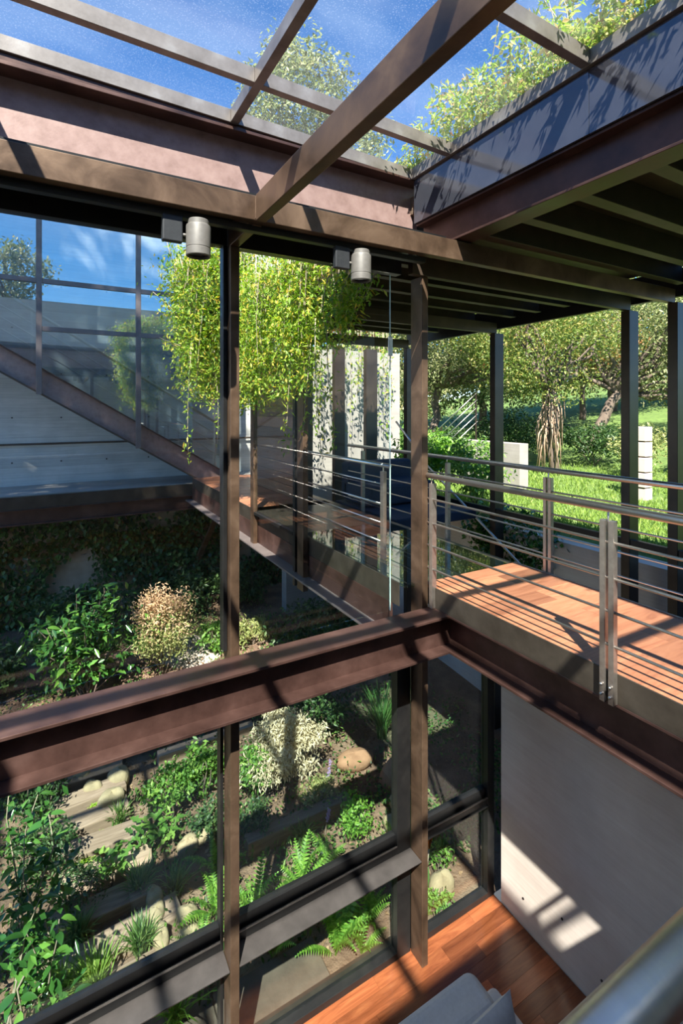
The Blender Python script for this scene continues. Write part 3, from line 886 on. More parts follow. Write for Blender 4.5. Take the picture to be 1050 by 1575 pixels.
stringer(YS + 0.10, YS + 0.112, 0.03, 0.485, M['pinkbeam'], 'stringer_web')
stringer(YS - 0.02, YS + 0.112, 0.0, 0.03, M['ibeam'], 'stringer_flange')
stringer(YS - 0.02, YS + 0.112, 0.485, 0.515, M['joist'], 'stringer_flange')
stringer(YS + 1.25, YS + 1.27, 0.0, 0.515, M['ibeam'], 'stringer_web')
xt = XS1 - 0.1
ztr = -0.14
nstep = 0
tread_me = None
while xt > XS0 + 0.2:
    ztr = zt(xt) - 0.22
    t = B(xt - 0.30, xt, YS + 0.115, YS + 1.245, ztr, ztr + 0.05).build('tread', M['tread'], st, bevel=0.004) if tread_me is None else link('tread', tread_me, (xt - 0.15, YS + 0.68, ztr), st, 0.004)
    tread_me = t.data
    B(xt - 0.30, xt - 0.285, YS + 0.115, YS + 1.245, ztr + 0.051, ztr + 0.051 + 0.115).build('riser', M['tread'], st)
    xt -= 0.27
tag(st, 'outdoor steel stair climbing left behind the gridded glass', 'stair')
sr = empty('stair_railing', (3.2, 11.2, 0.1))
yr = YS + 0.16
MB().tube([(XS0, yr, zt(XS0) + 1.0), (3.2, yr, zt(3.2) + 1.0)], 0.03, 14).build('handrail', M['palerail'], sr, smooth=True, base=False)
for off in (0.74, 0.52, 0.30):
    MB().tube([(XS0, yr, zt(XS0) + off), (3.2, yr, zt(3.2) + off)], 0.011, 8).build('rod', M['palerail'], sr, smooth=True, base=False)
for xx in (-4.0, -2.2, -0.4, 1.4, 3.1):
    B(xx - 0.02, xx + 0.02, yr - 0.01, yr + 0.01, zt(xx) + 0.0, zt(xx) + 0.98).build('post', M['palerail'], sr)
tag(sr, 'slanting stainless handrail and rods along the outdoor stair', 'railing')
gw = empty('window_8', (0.5, YS, -0.2))
vx = [-3.76, -2.02, -0.277, 1.467, 3.21]
for xx in vx:
    B(xx - 0.048, xx + 0.048, YS - 0.10, YS - 0.025, zb_(xx) - 0.02, 6.3).build('mullion', M['gridsteel'], gw, bevel=0.004)
hz = [3.0, 3.9, 5.15, 6.3]
for i in range(len(vx) - 1):
    a, b = vx[i] + 0.049, vx[i + 1] - 0.049
    levels = []
    for z in hz:
        if z > zt(a) + 0.1:
            B(a, b, YS - 0.09, YS - 0.03, z - 0.045, z + 0.045).build('transom', M['gridsteel'], gw, bevel=0.003)
            levels.append(z)
    z0a, z0b = zt(a) + 0.0, zt(b) + 0.0
    prev = None
    for z in levels:
        if prev is None:
            poly = [(a, YS - 0.06, z0a), (b, YS - 0.06, z0b), (b, YS - 0.06, z - 0.046), (a, YS - 0.06, z - 0.046)]
        else:
            poly = [(a, YS - 0.06, prev + 0.046), (b, YS - 0.06, prev + 0.046), (b, YS - 0.06, z - 0.046), (a, YS - 0.06, z - 0.046)]
        MB().prism(poly, (0, 0.01, 0)).build('pane', M['gridglass'], gw)
        prev = z
tag(gw, 'tall gridded glass screen above the outdoor stair, mirroring the sky', 'window', kind='structure')
lb = empty('landing_girder', (0.0, 11.0, -0.67))
B(-7, 3.28, YS - 0.02, YS + 0.08, -0.385, -0.145).build('fascia', M['plate'], lb, bevel=0.003)
B(-7, 3.28, YS - 0.06, YS + 0.14, -0.40, -0.386).build('flange', M['ibeam'], lb, bevel=0.002)
B(-7, 3.28, YS + 0.03, YS + 0.045, -0.655, -0.401).build('web', M['ibeam'], lb)
B(-7, 3.28, YS - 0.06, YS + 0.14, -0.68, -0.656).build('flange', M['ibeam'], lb, bevel=0.002)
tag(lb, 'dark landing beam under the outdoor stair above the ivy', 'beam')
tag(MB().prism([(3.15, 10.95, -0.70), (3.27, 10.95, -0.70), (2.87, 11.93, -2.35), (2.75, 11.93, -2.35)], (0, 0.06, 0.03)).build('diagonal_strut', M['tube'], bevel=0.003), 'slanting brown strut propping the landing beam from the ivy wall', 'strut')
tag(B(3.29, 3.40, YS - 0.06, YS + 0.10, -0.8, 2.6).build('stair_post', M['tube'], bevel=0.003), 'brown post at the foot of the outdoor stair, mostly behind the middle column', 'post')

# ================================================================== sofa
so = empty('sofa', (1.5, 2.2, ZF))
B(0.6, 2.84, 1.3, 2.66, ZF + 0.06, ZF + 0.42).build('base', M['sofa'], so, bevel=0.05, seg=4)
B(0.6, 2.58, 2.34, 2.64, ZF + 0.422, ZF + 0.73).build('backrest', M['sofa'], so, bevel=0.08, seg=5)
B(0.7, 2.56, 1.35, 2.335, ZF + 0.422, ZF + 0.54).build('seat_cushion', M['sofa'], so, bevel=0.045, seg=4)
for xx, yy in ((0.65, 1.35), (2.62, 1.35), (0.65, 2.45), (2.62, 2.45)):
    B(xx, xx + 0.05, yy, yy + 0.05, ZF, ZF + 0.07).build('foot', M['black'], so)
tag(so, 'pale grey fabric sofa on the wooden floor at the bottom of the picture', 'sofa')


def cushion(name, c, w, h, t, rot, mat, label, cat):
    vs, fs = [], []
    n = 14
    for s in (1, -1):
        for j in range(n + 1):
            for i in range(n + 1):
                u, v = i / n * 2 - 1, j / n * 2 - 1
                pinch = 1 - 0.07 * (1 - u * u) * 0 - 0.06 * (1 - abs(u)) * abs(v) ** 3
                k = max(0, (1 - u ** 4) * (1 - v ** 4)) ** 0.5
                vs.append((u * w / 2 * (1 - 0.05 * (1 - v * v)), s * k * t / 2, v * h / 2 * (1 - 0.05 * (1 - u * u))))
    m = (n + 1) ** 2
    for j in range(n):
        for i in range(n):
            a = j * (n + 1) + i
            fs.append((a, a + 1, a + n + 2, a + n + 1))
            fs.append((m + a, m + a + n + 1, m + a + n + 2, m + a + 1))
    R = Euler(rot).to_matrix()
    vs = [R @ Vector(v) + Vector(c) for v in vs]
    o = MB().add(vs, fs).build(name, mat, smooth=True)
    return tag(o, label, cat)


cushion('cushion', (2.34, 2.20, ZF + 0.735), 0.46, 0.38, 0.13, (-0.3, 0, 0.05), M['sofa'], 'pale grey cushion leaning against the sofa back', 'cushion')

# ================================================================== plants: builders
def unit(v):
    return v / np.maximum(np.linalg.norm(v, axis=-1, keepdims=True), 1e-9)


def leaf_mesh(name, pts, length, width, mat, droop=0.0, fold=0.12, spread=1.0, axis=None, seed=0):
    """many small folded leaves as one mesh; pts (N,3) in world space -> mesh, origin"""
    rng = np.random.default_rng(seed + 1)
    n = len(pts)
    d = rng.normal(size=(n, 3)) * spread
    if axis is not None:
        d += axis
    d[:, 2] -= droop
    d = unit(d)
    up = unit(rng.normal(size=(n, 3)) * 0.55 + np.array([-0.15, -0.2, 1.0]))
    s = unit(np.cross(d, up))
    nn = np.cross(s, d)
    L = length * rng.uniform(0.6, 1.25, size=(n, 1))
    W = width * rng.uniform(0.7, 1.2, size=(n, 1))
    o = pts.mean(0)
    o[2] = pts[:, 2].min()
    p = pts - o
    v = np.empty((n, 4, 3))
    v[:, 0] = p
    v[:, 1] = p + d * L * 0.45 + s * W * 0.5 + nn * W * fold
    v[:, 2] = p + d * L - nn * L * 0.12
    v[:, 3] = p + d * L * 0.45 - s * W * 0.5 + nn * W * fold
    me = bpy.data.meshes.new(name)
    me.vertices.add(4 * n)
    me.vertices.foreach_set('co', v.reshape(-1))
    idx = np.arange(n)[:, None] * 4
    tri = np.concatenate([idx + 0, idx + 1, idx + 2, idx + 0, idx + 2, idx + 3], axis=1).reshape(-1)
    me.loops.add(6 * n)
    me.loops.foreach_set('vertex_index', tri)
    me.polygons.add(2 * n)
    me.polygons.foreach_set('loop_start', np.arange(2 * n) * 3)
    me.polygons.foreach_set('loop_total', np.full(2 * n, 3))
    me.materials.append(mat)
    me.update(calc_edges=True)
    return me, o


def foliage(name, pts, length, width, mat, parent=None, **kw):
    me, o = leaf_mesh(name, np.asarray(pts, dtype=float), length, width, mat, **kw)
    ob = link(name, me, o, parent)
    ob['kind'] = 'stuff'
    return ob


def blob(c, r, n, rng, clusters=40, tight=0.28, shell=0.5):
    """points bunched into clusters inside an ellipsoid, thinner towards its middle"""
    u = unit(rng.normal(size=(clusters, 3)))
    rad = rng.uniform(shell, 1.0, size=(clusters, 1)) ** 0.7
    cc = u * rad
    k = rng.integers(0, clusters, size=n)
    p = cc[k] * (1 - tight * 0.5) + unit(rng.normal(size=(n, 3))) * tight * rng.uniform(0, 1, size=(n, 1)) ** 0.5
    return np.array(c) + p * np.array(r)


SEED = [100]


def nseed():
    SEED[0] += 1
    return SEED[0]


def limb(p, q, r0, r1, wob=0.06, n=6):
    p, q = Vector(p), Vector(q)
    L = (q - p).length
    pts, rs = [], []
    for i in range(n):
        t = i / (n - 1)
        j = Vector((random.uniform(-1, 1), random.uniform(-1, 1), random.uniform(-0.5, 0.5))) * wob * L * (1 if 0 < i < n - 1 else 0)
        pts.append(p.lerp(q, t) + j)
        rs.append(r0 + (r1 - r0) * t)
    return pts, rs


def tree(name, base, fork, crowns, leaf, mat, label, cat='tree', group=None, n=6000, r0=0.16, bark='bark', clusters=45, width=0.5, lean=0.05, trans=None):
    e = empty(name, base)
    tr = MB()
    p, r = limb(base, fork, r0, r0 * 0.7, lean)
    tr.tube(p, r, 9)
    tr.build('trunk', M[bark], e, smooth=True)
    bm = MB()
    for c, rr in crowns:
        for k in range(5):
            q = np.array(c) + unit(RNG.normal(size=3)) * np.array(rr) * 0.65
            p, r = limb(fork, q, r0 * 0.5, r0 * 0.12, 0.09)
            bm.tube(p, r, 6)
    bm.build('branches', M[bark], e, smooth=True)
    vol = sum(rr[0] * rr[1] * rr[2] for c, rr in crowns)
    for c, rr in crowns:
        rng = np.random.default_rng(nseed())
        m = max(300, int(n * rr[0] * rr[1] * rr[2] / vol))
        foliage('foliage', blob(c, rr, m, rng, clusters, 0.33), leaf, leaf * width, mat, e, seed=nseed())
    return tag(e, label, cat, group)


def bush(name, c, r, n, leaf, mat, label, cat='shrub', group=None, width=0.45, stems=6, stem_r=0.012, droop=0.0, mat2=None, frac2=0.3, clusters=26, bark='bark'):
    """c: base centre on the ground; r: (rx, ry, height)"""
    e = empty(name, c)
    sb = MB()
    for k in range(stems):
        a = random.uniform(0, 6.28)
        q = (c[0] + math.cos(a) * r[0] * 0.55, c[1] + math.sin(a) * r[1] * 0.55, c[2] + r[2] * random.uniform(0.55, 0.9))
        p, rr = limb((c[0] + random.uniform(-0.04, 0.04), c[1] + random.uniform(-0.04, 0.04), c[2] - 0.03), q, stem_r, stem_r * 0.35)
        sb.tube(p, rr, 6)
    sb.build('stems', M[bark], e, smooth=True)
    rng = np.random.default_rng(nseed())
    pts = blob((c[0], c[1], c[2] + r[2] * 0.56), (r[0], r[1], r[2] * 0.46), n, rng, clusters, 0.36, 0.3)
    pts[:, 2] = np.maximum(pts[:, 2], c[2] + 0.01)
    if mat2 is not None:
        key = pts[:, 2] + rng.normal(size=n) * r[2] * 0.12
        hi = key > np.quantile(key, 1 - frac2)
        foliage('blossom', pts[hi], leaf, leaf * width, mat2, e, droop=droop, seed=nseed())
        pts = pts[~hi]
    foliage('foliage', pts, leaf, leaf * width, mat, e, droop=droop, seed=nseed())
    return tag(e, label, cat, group)


# ---- a fern frond shared by every clump
def frond_mesh():
    mb = MB()
    L, n = 0.55, 17
    prev = None
    for i in range(n + 1):
        t = i / n
        x = L * (t - 0.10 * t ** 3)
        z = L * (0.55 * t - 0.50 * t ** 2.2)
        if prev is not None:
            px, pz = prev
            wd = 0.004 * (1.1 - t)
            mb.add([(px, -wd, pz), (px, wd, pz), (x, wd, z), (x, -wd, z)], [(0, 1, 2, 3)])
            if t > 0.12:
                ln = 0.085 * (math.sin(math.pi * min(1, (t - 0.05) / 0.98)) ** 0.6 * (1.05 - 0.55 * t)) + 0.006
                for s in (-1, 1):
                    b0 = (px, 0, pz + 0.001)
                    b1 = (x * 0.96 + px * 0.04, 0, z + 0.001)
                    tip = ((px + x) / 2 + ln * 0.30, s * ln, (pz + z) / 2 - ln * 0.22)
                    mid = ((px + x) / 2 + ln * 0.02, s * ln * 0.5, (pz + z) / 2 + 0.006)
                    mid2 = ((px + x) / 2 + ln * 0.30, s * ln * 0.55, (pz + z) / 2 + 0.004)
                    fs = [(0, 1, 4, 3), (3, 4, 2)]
                    mb.add([b0, b1, tip, mid, mid2], fs if s > 0 else [f[::-1] for f in fs])
        prev = (x, z)
    me = bpy.data.meshes.new('frond')
    me.from_pydata(mb.v, [], mb.f)
    me.materials.append(M['fern'])
    me.update()
    return me


FROND = frond_mesh()


def fern(c, size, label, n=11, up=0.6, group='ferns by the windows'):
    e = empty('fern', c)
    for k in range(n):
        ob = bpy.data.objects.new('frond', FROND)
        COL.objects.link(ob)
        ob.parent = e
        a = k / n * 6.283 + random.uniform(-0.35, 0.35)
        ob.rotation_euler = Euler((random.uniform(-0.25, 0.25), -random.uniform(up * 0.35, up * 1.25), a))
        sc = size * random.uniform(0.7, 1.15)
        ob.scale = (sc, sc, sc)
    return tag(e, label, 'fern', group)


def tuft(c, h, n, label, mat='blade', spread=0.8, w=0.008, cat='grass tuft', group='grass tufts in the garden'):
    e = empty('grass_tuft', c)
    mb = MB()
    for k in range(n):
        a = random.uniform(0, 6.283)
        L = h * random.uniform(0.6, 1.15)
        lean = random.uniform(0.15, spread)
        p0 = Vector((c[0] + random.gauss(0, 0.03), c[1] + random.gauss(0, 0.03), c[2] - 0.005))
        dr = Vector((math.cos(a), math.sin(a), 0))
        sd = Vector((-dr.y, dr.x, 0)) * w * random.uniform(0.6, 1.2)
        pts = []
        for t in (0, 0.35, 0.7, 1.0):
            pts.append(p0 + dr * (L * lean * t ** 1.6) + Vector((0, 0, L * (t - 0.42 * lean * t ** 2.4))))
        mb.add([pts[0] - sd, pts[0] + sd, pts[1] + sd, pts[1] - sd, pts[2] + sd * 0.7, pts[2] - sd * 0.7, pts[3]], [(0, 1, 2, 3), (3, 2, 4, 5), (5, 4, 6)])
    o = mb.build('blades', M[mat], e)
    o['kind'] = 'stuff'
    return tag(e, label, cat, group)


def big_leaf_mesh(name, L, W, mat, lobes=0):
    """one broad leaf lying along +x, folded at the midrib and bent down"""
    mb = MB()
    n = 6
    rows = []
    for i in range(n + 1):
        t = i / n
        w = W / 2 * math.sin(math.pi * t ** 0.85) ** 0.8 + 0.0006
        if lobes and 0 < i < n:
            w *= 1.0 if i % 2 else 0.45
        z = -0.30 * L * t * t
        rows.append(((L * t, -w, z + w * 0.25), (L * t, 0, z), (L * t, w, z + w * 0.25)))
    vs = [p for r in rows for p in r]
    fs = []
    for i in range(n):
        a = i * 3
        fs += [(a, a + 1, a + 4, a + 3), (a + 1, a + 2, a + 5, a + 4)]
    me = bpy.data.meshes.new(name)
    me.from_pydata(vs, [], fs)
    me.polygons.foreach_set('use_smooth', [True] * len(fs))
    me.materials.append(mat)
    me.update()
    return me


GLOSS = big_leaf_mesh('leaf', 0.17, 0.072, M['glossleaf'])
LOBED = big_leaf_mesh('leaf', 0.30, 0.16, M['midleaf'], lobes=1)


def leafy_shrub(name, c, tips, leaf_me, per, label, r=0.02, scale=1.0, cat='shrub', bark='palestem', spread=0.35, group=None, fill=0, fjit=0.09):
    """stems from the base to each tip, whorls of single broad leaves along their outer part"""
    e = empty(name, c)
    for tip in tips:
        p, rr = limb((c[0] + random.uniform(-0.05, 0.05), c[1] + random.uniform(-0.05, 0.05), c[2] - 0.03), tip, r, r * 0.3, 0.05, 7)
        MB().tube(p, rr, 7).build('stem', M[bark], e, smooth=True)
        for k in range(per):
            t = 1 - spread * 1.6 * (k / per) ** 0.9
            i = min(len(p) - 2, max(0, int(t * (len(p) - 1))))
            f = t * (len(p) - 1) - i
            q = Vector(p[i]).lerp(Vector(p[i + 1]), max(0, min(1, f)))
            ob = bpy.data.objects.new('leaf', leaf_me)
            COL.objects.link(ob)
            ob.parent = e
            a = k * 2.4 + random.uniform(-0.4, 0.4)
            off = Vector((math.cos(a), math.sin(a), 0)) * 0.012
            ob.location = q + off - Vector(c)
            ob.rotation_euler = Euler((random.uniform(-0.4, 0.4), random.uniform(-0.75, 0.35), a))
            s = scale * random.uniform(0.65, 1.15)
            ob.scale = (s, s, s)
    if fill:
        rg_ = np.random.default_rng(nseed())
        tp = np.array(tips)
        k_ = rg_.integers(0, len(tp), fill)
        q_ = tp[k_] + (np.array(c) - tp[k_]) * (rg_.uniform(0, 0.62, (fill, 1))) + rg_.normal(size=(fill, 3)) * fjit
        foliage('inner_leaves', q_, 0.15 * scale * 0.8, 0.06 * scale * 0.85, leaf_me.materials[0], e, seed=nseed(), droop=0.2)
    return tag(e, label, cat, group)


def boulder(c, r, label, mat='stone', group='boulders in the garden'):
    vs, fs = [], []
    n, m = 14, 9
    ph = [random.uniform(0, 6.28) for _ in range(6)]
    for j in range(m + 1):
        th = math.pi * j / m
        for i in range(n):
            a = 2 * math.pi * i / n
            d = 1 + 0.09 * math.sin(2 * a + ph[0]) + 0.07 * math.sin(3 * a + ph[1] + 2 * th) + 0.06 * math.cos(3 * th + ph[2])
            x, y, z = math.sin(th) * math.cos(a), math.sin(th) * math.sin(a), math.cos(th)
            f = lambda q: math.copysign(abs(q) ** 0.8, q)
            vs.append((c[0] + f(x) * r[0] * d, c[1] + f(y) * r[1] * d, c[2] + r[2] * 0.7 + f(z) * r[2] * d))
    for j in range(m):
        for i in range(n):
            a, b = j * n + i, j * n + (i + 1) % n
            fs.append((a, a + n, b + n, b))
    o = MB().add(vs, fs).build('boulder', M[mat], smooth=True)
    return tag(o, label, 'stone', group)


def on_ground(x, y):
    return (x, y, gz(x, y))


# ================================================================== the hanging vine
vn = empty('hanging_vine', (2.38, 5.4, 1.2))
rng = np.random.default_rng(5)
pts, stem = [], MB()


def strand(x, y, z1, z0, k, jit, sway=0.10):
    a = rng.uniform(0, 6.28)
    n = max(4, int(k * (z1 - z0)))
    t = rng.uniform(0, 1, n) ** 0.85
    zz = z1 + (z0 - z1) * t
    xx = x + sway * np.sin(2.5 * t + a) + rng.normal(size=n) * jit * (1.15 - 0.6 * t)
    yy = y + sway * np.cos(2.1 * t + a) + rng.normal(size=n) * jit * (1.15 - 0.6 * t)
    pts.append(np.stack([xx, yy, zz], 1))
    tt = [0, 0.25, 0.5, 0.75, 1.0]
    stem.tube([(x + sway * math.sin(2.5 * q + a), y + sway * math.cos(2.1 * q + a), z1 + (z0 - z1) * q) for q in tt], [0.006, 0.005, 0.004, 0.003, 0.002], 5)


for i in range(92):
    y_ = 3.86 + 3.44 * rng.uniform(0, 1) ** 0.75
    bot = np.interp(y_, [3.6, 3.9, 4.4, 5.0, 5.6, 6.3, 7.3], [2.55, 2.3, 1.75, 1.5, 1.6, 1.45, 1.35]) + abs(rng.normal()) * 0.42
    strand(2.36 - abs(rng.normal()) * 0.10, y_, 3.30, min(bot, 3.0), 135, 0.13)
for i in range(15):
    y_ = rng.uniform(3.62, 4.1)
    strand(2.34 - abs(rng.normal()) * 0.06, y_, 2.72, rng.uniform(2.0, 2.5), 150, 0.06)
for i in range(120):
    x_ = 1.45 + 1.0 * rng.uniform(0, 1) ** 0.8
    bot = np.interp(x_, [1.4, 1.6, 1.8, 2.1, 2.5], [2.7, 1.9, 1.5, 1.5, 1.6]) + abs(rng.normal()) * 0.5
    top = np.interp(x_, [1.4, 1.7, 2.2], [3.35, 3.8, 4.0])
    strand(x_, rng.uniform(6.9, 7.8), top, min(bot, top - 0.4), 135, 0.15)
for (x_, y_, b_) in ((2.30, 4.45, 1.02), (2.30, 4.2, 1.12), (1.62, 7.0, 0.75), (2.22, 5.0, 0.98), (2.30, 4.75, 1.25), (1.95, 7.0, 1.0)):
    strand(x_, y_, 2.4, b_, 42, 0.045, 0.05)
pts = np.concatenate(pts)
foliage('foliage', pts, 0.070, 0.025, M['vineleaf'], vn, droop=0.55, seed=3)
stem.build('stems', M['palestem'], vn, smooth=True)
# long bare shoots reaching out to the left
sh = MB()
shp = []
for (p, q) in (((1.7, 7.2, 2.9), (1.28, 6.9, 3.72)), ((1.6, 7.2, 2.7), (1.12, 7.0, 3.05)), ((1.7, 7.2, 2.3), (1.2, 7.0, 2.45))):
    a, r = limb(p, q, 0.012, 0.004, 0.03, 6)
    sh.tube(a, r, 6)
    for t in np.linspace(0.1, 1, 26):
        shp.append(np.array(Vector(p).lerp(Vector(q), t)) + rng.normal(size=3) * 0.03)
sh.build('shoots', M['palestem'], vn, smooth=True)
foliage('shoot_leaves', np.array(shp), 0.085, 0.028, M['vineleaf'], vn, droop=0.3, seed=4)
tag(vn, 'lush yellow-green vine hanging beside the walkway behind the glass', 'vine')

# ================================================================== green roof beside the skylight
rs = tag(B(2.63, 5.7, -3.9, 7.55, 3.152, 3.30).build('roof_soil', M['soil']), 'planted soil on the bridge roof', 'soil', kind='structure')
rp = empty('roof_planting', (3.1, 1.5, 3.3))
rng = np.random.default_rng(21)
n = 26000
x = 2.46 + 1.5 * rng.beta(1.2, 2.0, n)
y = rng.uniform(-2.6, 3.6, n)
hh = 0.22 + 0.10 * np.clip(2.2 - y, 0, 1.5) + 0.13 * np.sin(3.1 * y) + 0.10 * np.sin(7.3 * y + 2 * x)
z = 3.50 + (hh + 0.06) * rng.uniform(0, 1, n) ** 0.8 + 0.25 * np.clip(x - 2.6, 0, 0.7)
foliage('ground_cover', np.stack([x, y, z], 1), 0.052, 0.024, M['roofleaf'], rp, seed=9)
stem = MB()
sp = []
for i in range(75):
    y_ = rng.uniform(-1.0, 3.5)
    x_ = rng.uniform(2.62, 3.2)
    h_ = rng.uniform(0.3, 0.95) * (0.6 if y_ > 2.6 else 1.0)
    ex, ey = rng.normal() * 0.14 - 0.06, rng.normal() * 0.14
    stem.tube([(x_, y_, 3.35), (x_ + ex * 0.4, y_ + ey * 0.4, 3.5 + h_ * 0.5), (x_ + ex, y_ + ey, 3.5 + h_)], [0.006, 0.004, 0.002], 5)
    k = int(40 * h_) + 8
    t = rng.uniform(0.15, 1, k)
    sp.append(np.stack([x_ + ex * t, y_ + ey * t, 3.4 + (h_ + 0.1) * t], 1) + rng.normal(size=(k, 3)) * 0.035)
stem.build('stems', M['palestem'], rp, smooth=True)
foliage('sprigs', np.concatenate(sp), 0.062, 0.022, M['roofleaf'], rp, seed=10)
hp = []
for i in range(42):
    y_ = rng.uniform(-1.6, 3.3)
    L = rng.uniform(0.12, 0.38)
    k = int(70 * L) + 6
    t = rng.uniform(0, 1, k)
    dy = rng.normal() * 0.10
    hp.append(np.stack([2.56 - L * t, y_ + dy * t, 3.60 + 0.10 * np.sin(3 * t) - 0.02 * t], 1) + rng.normal(size=(k, 3)) * 0.02)
foliage('overhanging_shoots', np.concatenate(hp), 0.06, 0.02, M['roofleaf'], rp, seed=12, axis=np.array([-1.2, 0.2, 0]))
tag(rp, 'tangled green and russet plants on the roof edge beside the skylight', 'plants')
n = 7000
x = rng.uniform(2.5, 5.5, n)
y = rng.uniform(3.6, 7.5, n)
z = 3.3 + rng.uniform(0, 0.42, n) + 0.12 * np.sin(2 * x) + 0.3 * np.clip(3.4 - x, 0, 1) * rng.uniform(0, 1, n)
rg = empty('roof_grass', (4.0, 5.5, 3.3))
foliage('blades', np.stack([x, y, z], 1), 0.11, 0.016, M['lawnblade'], rg, seed=14, axis=np.array([0, 0, 1.0]))
foliage('low_leaves', np.stack([x, y, z - 0.1], 1)[:4000], 0.07, 0.03, M['vineleaf'], rg, seed=15)
tag(rg, 'bright green roof grass beyond the skylight corner', 'plants')

# ================================================================== trees
tree('oak_tree', (6.4, 13.4, -0.4), (6.2, 12.9, 7.4), [((5.9, 12.6, 9.9), (1.7, 1.7, 1.9)), ((7.0, 12.3, 9.4), (1.5, 1.5, 1.5)), ((5.1, 13.2, 9.0), (1.2, 1.2, 1.2))], 0.15, M['treeleaf'],
     'pale oak crown seen through the skylight left of the crossing tube', n=9000, r0=0.2, clusters=70)
# tree added out of view, left of the house, to shade the stair wall
tree('shade_tree', (-9.5, 1.5, -3.2), (-8.6, 0.8, 12.0), [((-8.2, 0.4, 18.0), (4.6, 4.6, 6.4))], 0.42, M['darkleaf'], 'unseen dark tree added left of the house to shade the stair wall', n=9000, r0=0.4, clusters=90)
tree('garden_tree', (-2.4, -13, -3.2), (-2.2, -12.4, 6.0), [((-2.2, -12.2, 9.2), (2.4, 2.2, 2.2))], 0.24, M['treeleaf'], 'tree mirrored in the gridded stair glass', n=3500, r0=0.22)

# ---- trees and shrubs beyond the lawn
tree('hanging_root_tree', (11.3, 8.5, -0.3), (11.2, 8.6, 1.9), [((11.0, 8.8, 3.2), (1.9, 1.9, 1.7)), ((12.4, 8.9, 3.9), (1.7, 1.7, 1.5)), ((10.6, 9.9, 3.9), (1.5, 1.5, 1.4))], 0.095, M['yellowleaf'],
     'yellow-green tree with pale hanging roots in the middle of the lawn', n=20000, r0=0.14)
rt = MB()
for k in range(60):
    a = random.uniform(0, 6.28)
    r_ = random.uniform(0.10, 0.36)
    x_, y_ = 11.15 + math.cos(a) * r_, 8.55 + math.sin(a) * r_
    z1 = random.uniform(0.9, 2.1)
    z0 = z1 - random.uniform(0.7, 1.5)
    zb = max(z0, -0.25)
    rt.tube([(11.2 + (x_ - 11.2) * 0.35, 8.55 + (y_ - 8.55) * 0.35, z1), (x_, y_, z1 * 0.6 + zb * 0.4), (x_ + random.uniform(-0.1, 0.1), y_ + random.uniform(-0.1, 0.1), zb)], [0.022, 0.018, 0.009], 5)
ro = rt.build('hanging_roots', M['root'], bpy.data.objects['hanging_root_tree'], smooth=True)
ro['kind'] = 'stuff'
tree('broad_oak', (15.0, 10.2, 0.0), (16.1, 9.7, 2.0), [((16.6, 9.4, 4.0), (2.8, 2.8, 2.4)), ((15.4, 11.4, 4.6), (2.4, 2.4, 2.2)), ((18.3, 7.6, 4.0), (2.6, 2.6, 2.6)), ((17.2, 8.0, 2.2), (1.5, 1.5, 1.1))], 0.125, M['treeleaf'],
     'broad pale oak with a slanting trunk at the right of the lawn', n=32000, r0=0.20, clusters=70)
tree('pale_oak', (11.0, 13.2, -0.2), (11.1, 12.8, 2.2), [((10.9, 12.4, 3.9), (2.2, 2.2, 2.0)), ((9.4, 13.3, 3.4), (1.9, 1.9, 1.7)), ((12.6, 12.2, 3.0), (1.7, 1.7, 1.5))], 0.12, M['treeleaf'],
     'pale silvery oak behind the concrete block on the lawn', n=22000, r0=0.16, clusters=60)
bk = [((16.3, 20.6), 'far backdrop tree straight behind the facade column', 'treeleaf'), ((19.3, 18.9), 'far backdrop tree behind the concrete block', 'darkleaf'), ((22.2, 17.2), 'far backdrop tree behind the hanging-root tree', 'treeleaf'),
      ((25.2, 15.5), 'far backdrop tree behind the broad oak', 'yellowleaf'), ((28.4, 13.0), 'far backdrop tree at the right edge of the picture', 'treeleaf'), ((12.5, 22.5), 'far backdrop tree seen through the sliding pane', 'darkleaf'), ((30.0, 8.5), 'far backdrop tree just outside the right edge', 'treeleaf')]
for (x_, y_), lab, mt in bk:
    tree('backdrop_tree', (x_, y_, lz(x_, y_) - 0.1), (x_, y_, lz(x_, y_) + 2.4), [((x_, y_, lz(x_, y_) + 4.4), (4.0, 4.0, 4.2)), ((x_ - 1, y_ - 1.5, lz(x_, y_) + 2.6), (2.6, 2.4, 1.5))], 0.22, M[mt], lab, group='trees at the end of the lawn', n=14000, r0=0.22, clusters=80)
tree('rusty_tree', (19.6, 13.4, 1.0), (19.5, 13.2, 2.6), [((19.4, 13.1, 4.3), (2.5, 2.5, 1.3)), ((17.5, 15.6, 4.3), (2.2, 2.2, 1.2))], 0.22, M['orangeleaf'], 'rusty orange foliage glowing between the oaks', n=5000, r0=0.14)
tree('rusty_tree', (9.6, 17.5, 0.0), (9.6, 17.4, 2.6), [((9.6, 17.3, 5.0), (2.4, 2.4, 1.6))], 0.22, M['orangeleaf'], 'rusty orange foliage seen above the pale wall', n=2500, r0=0.14)
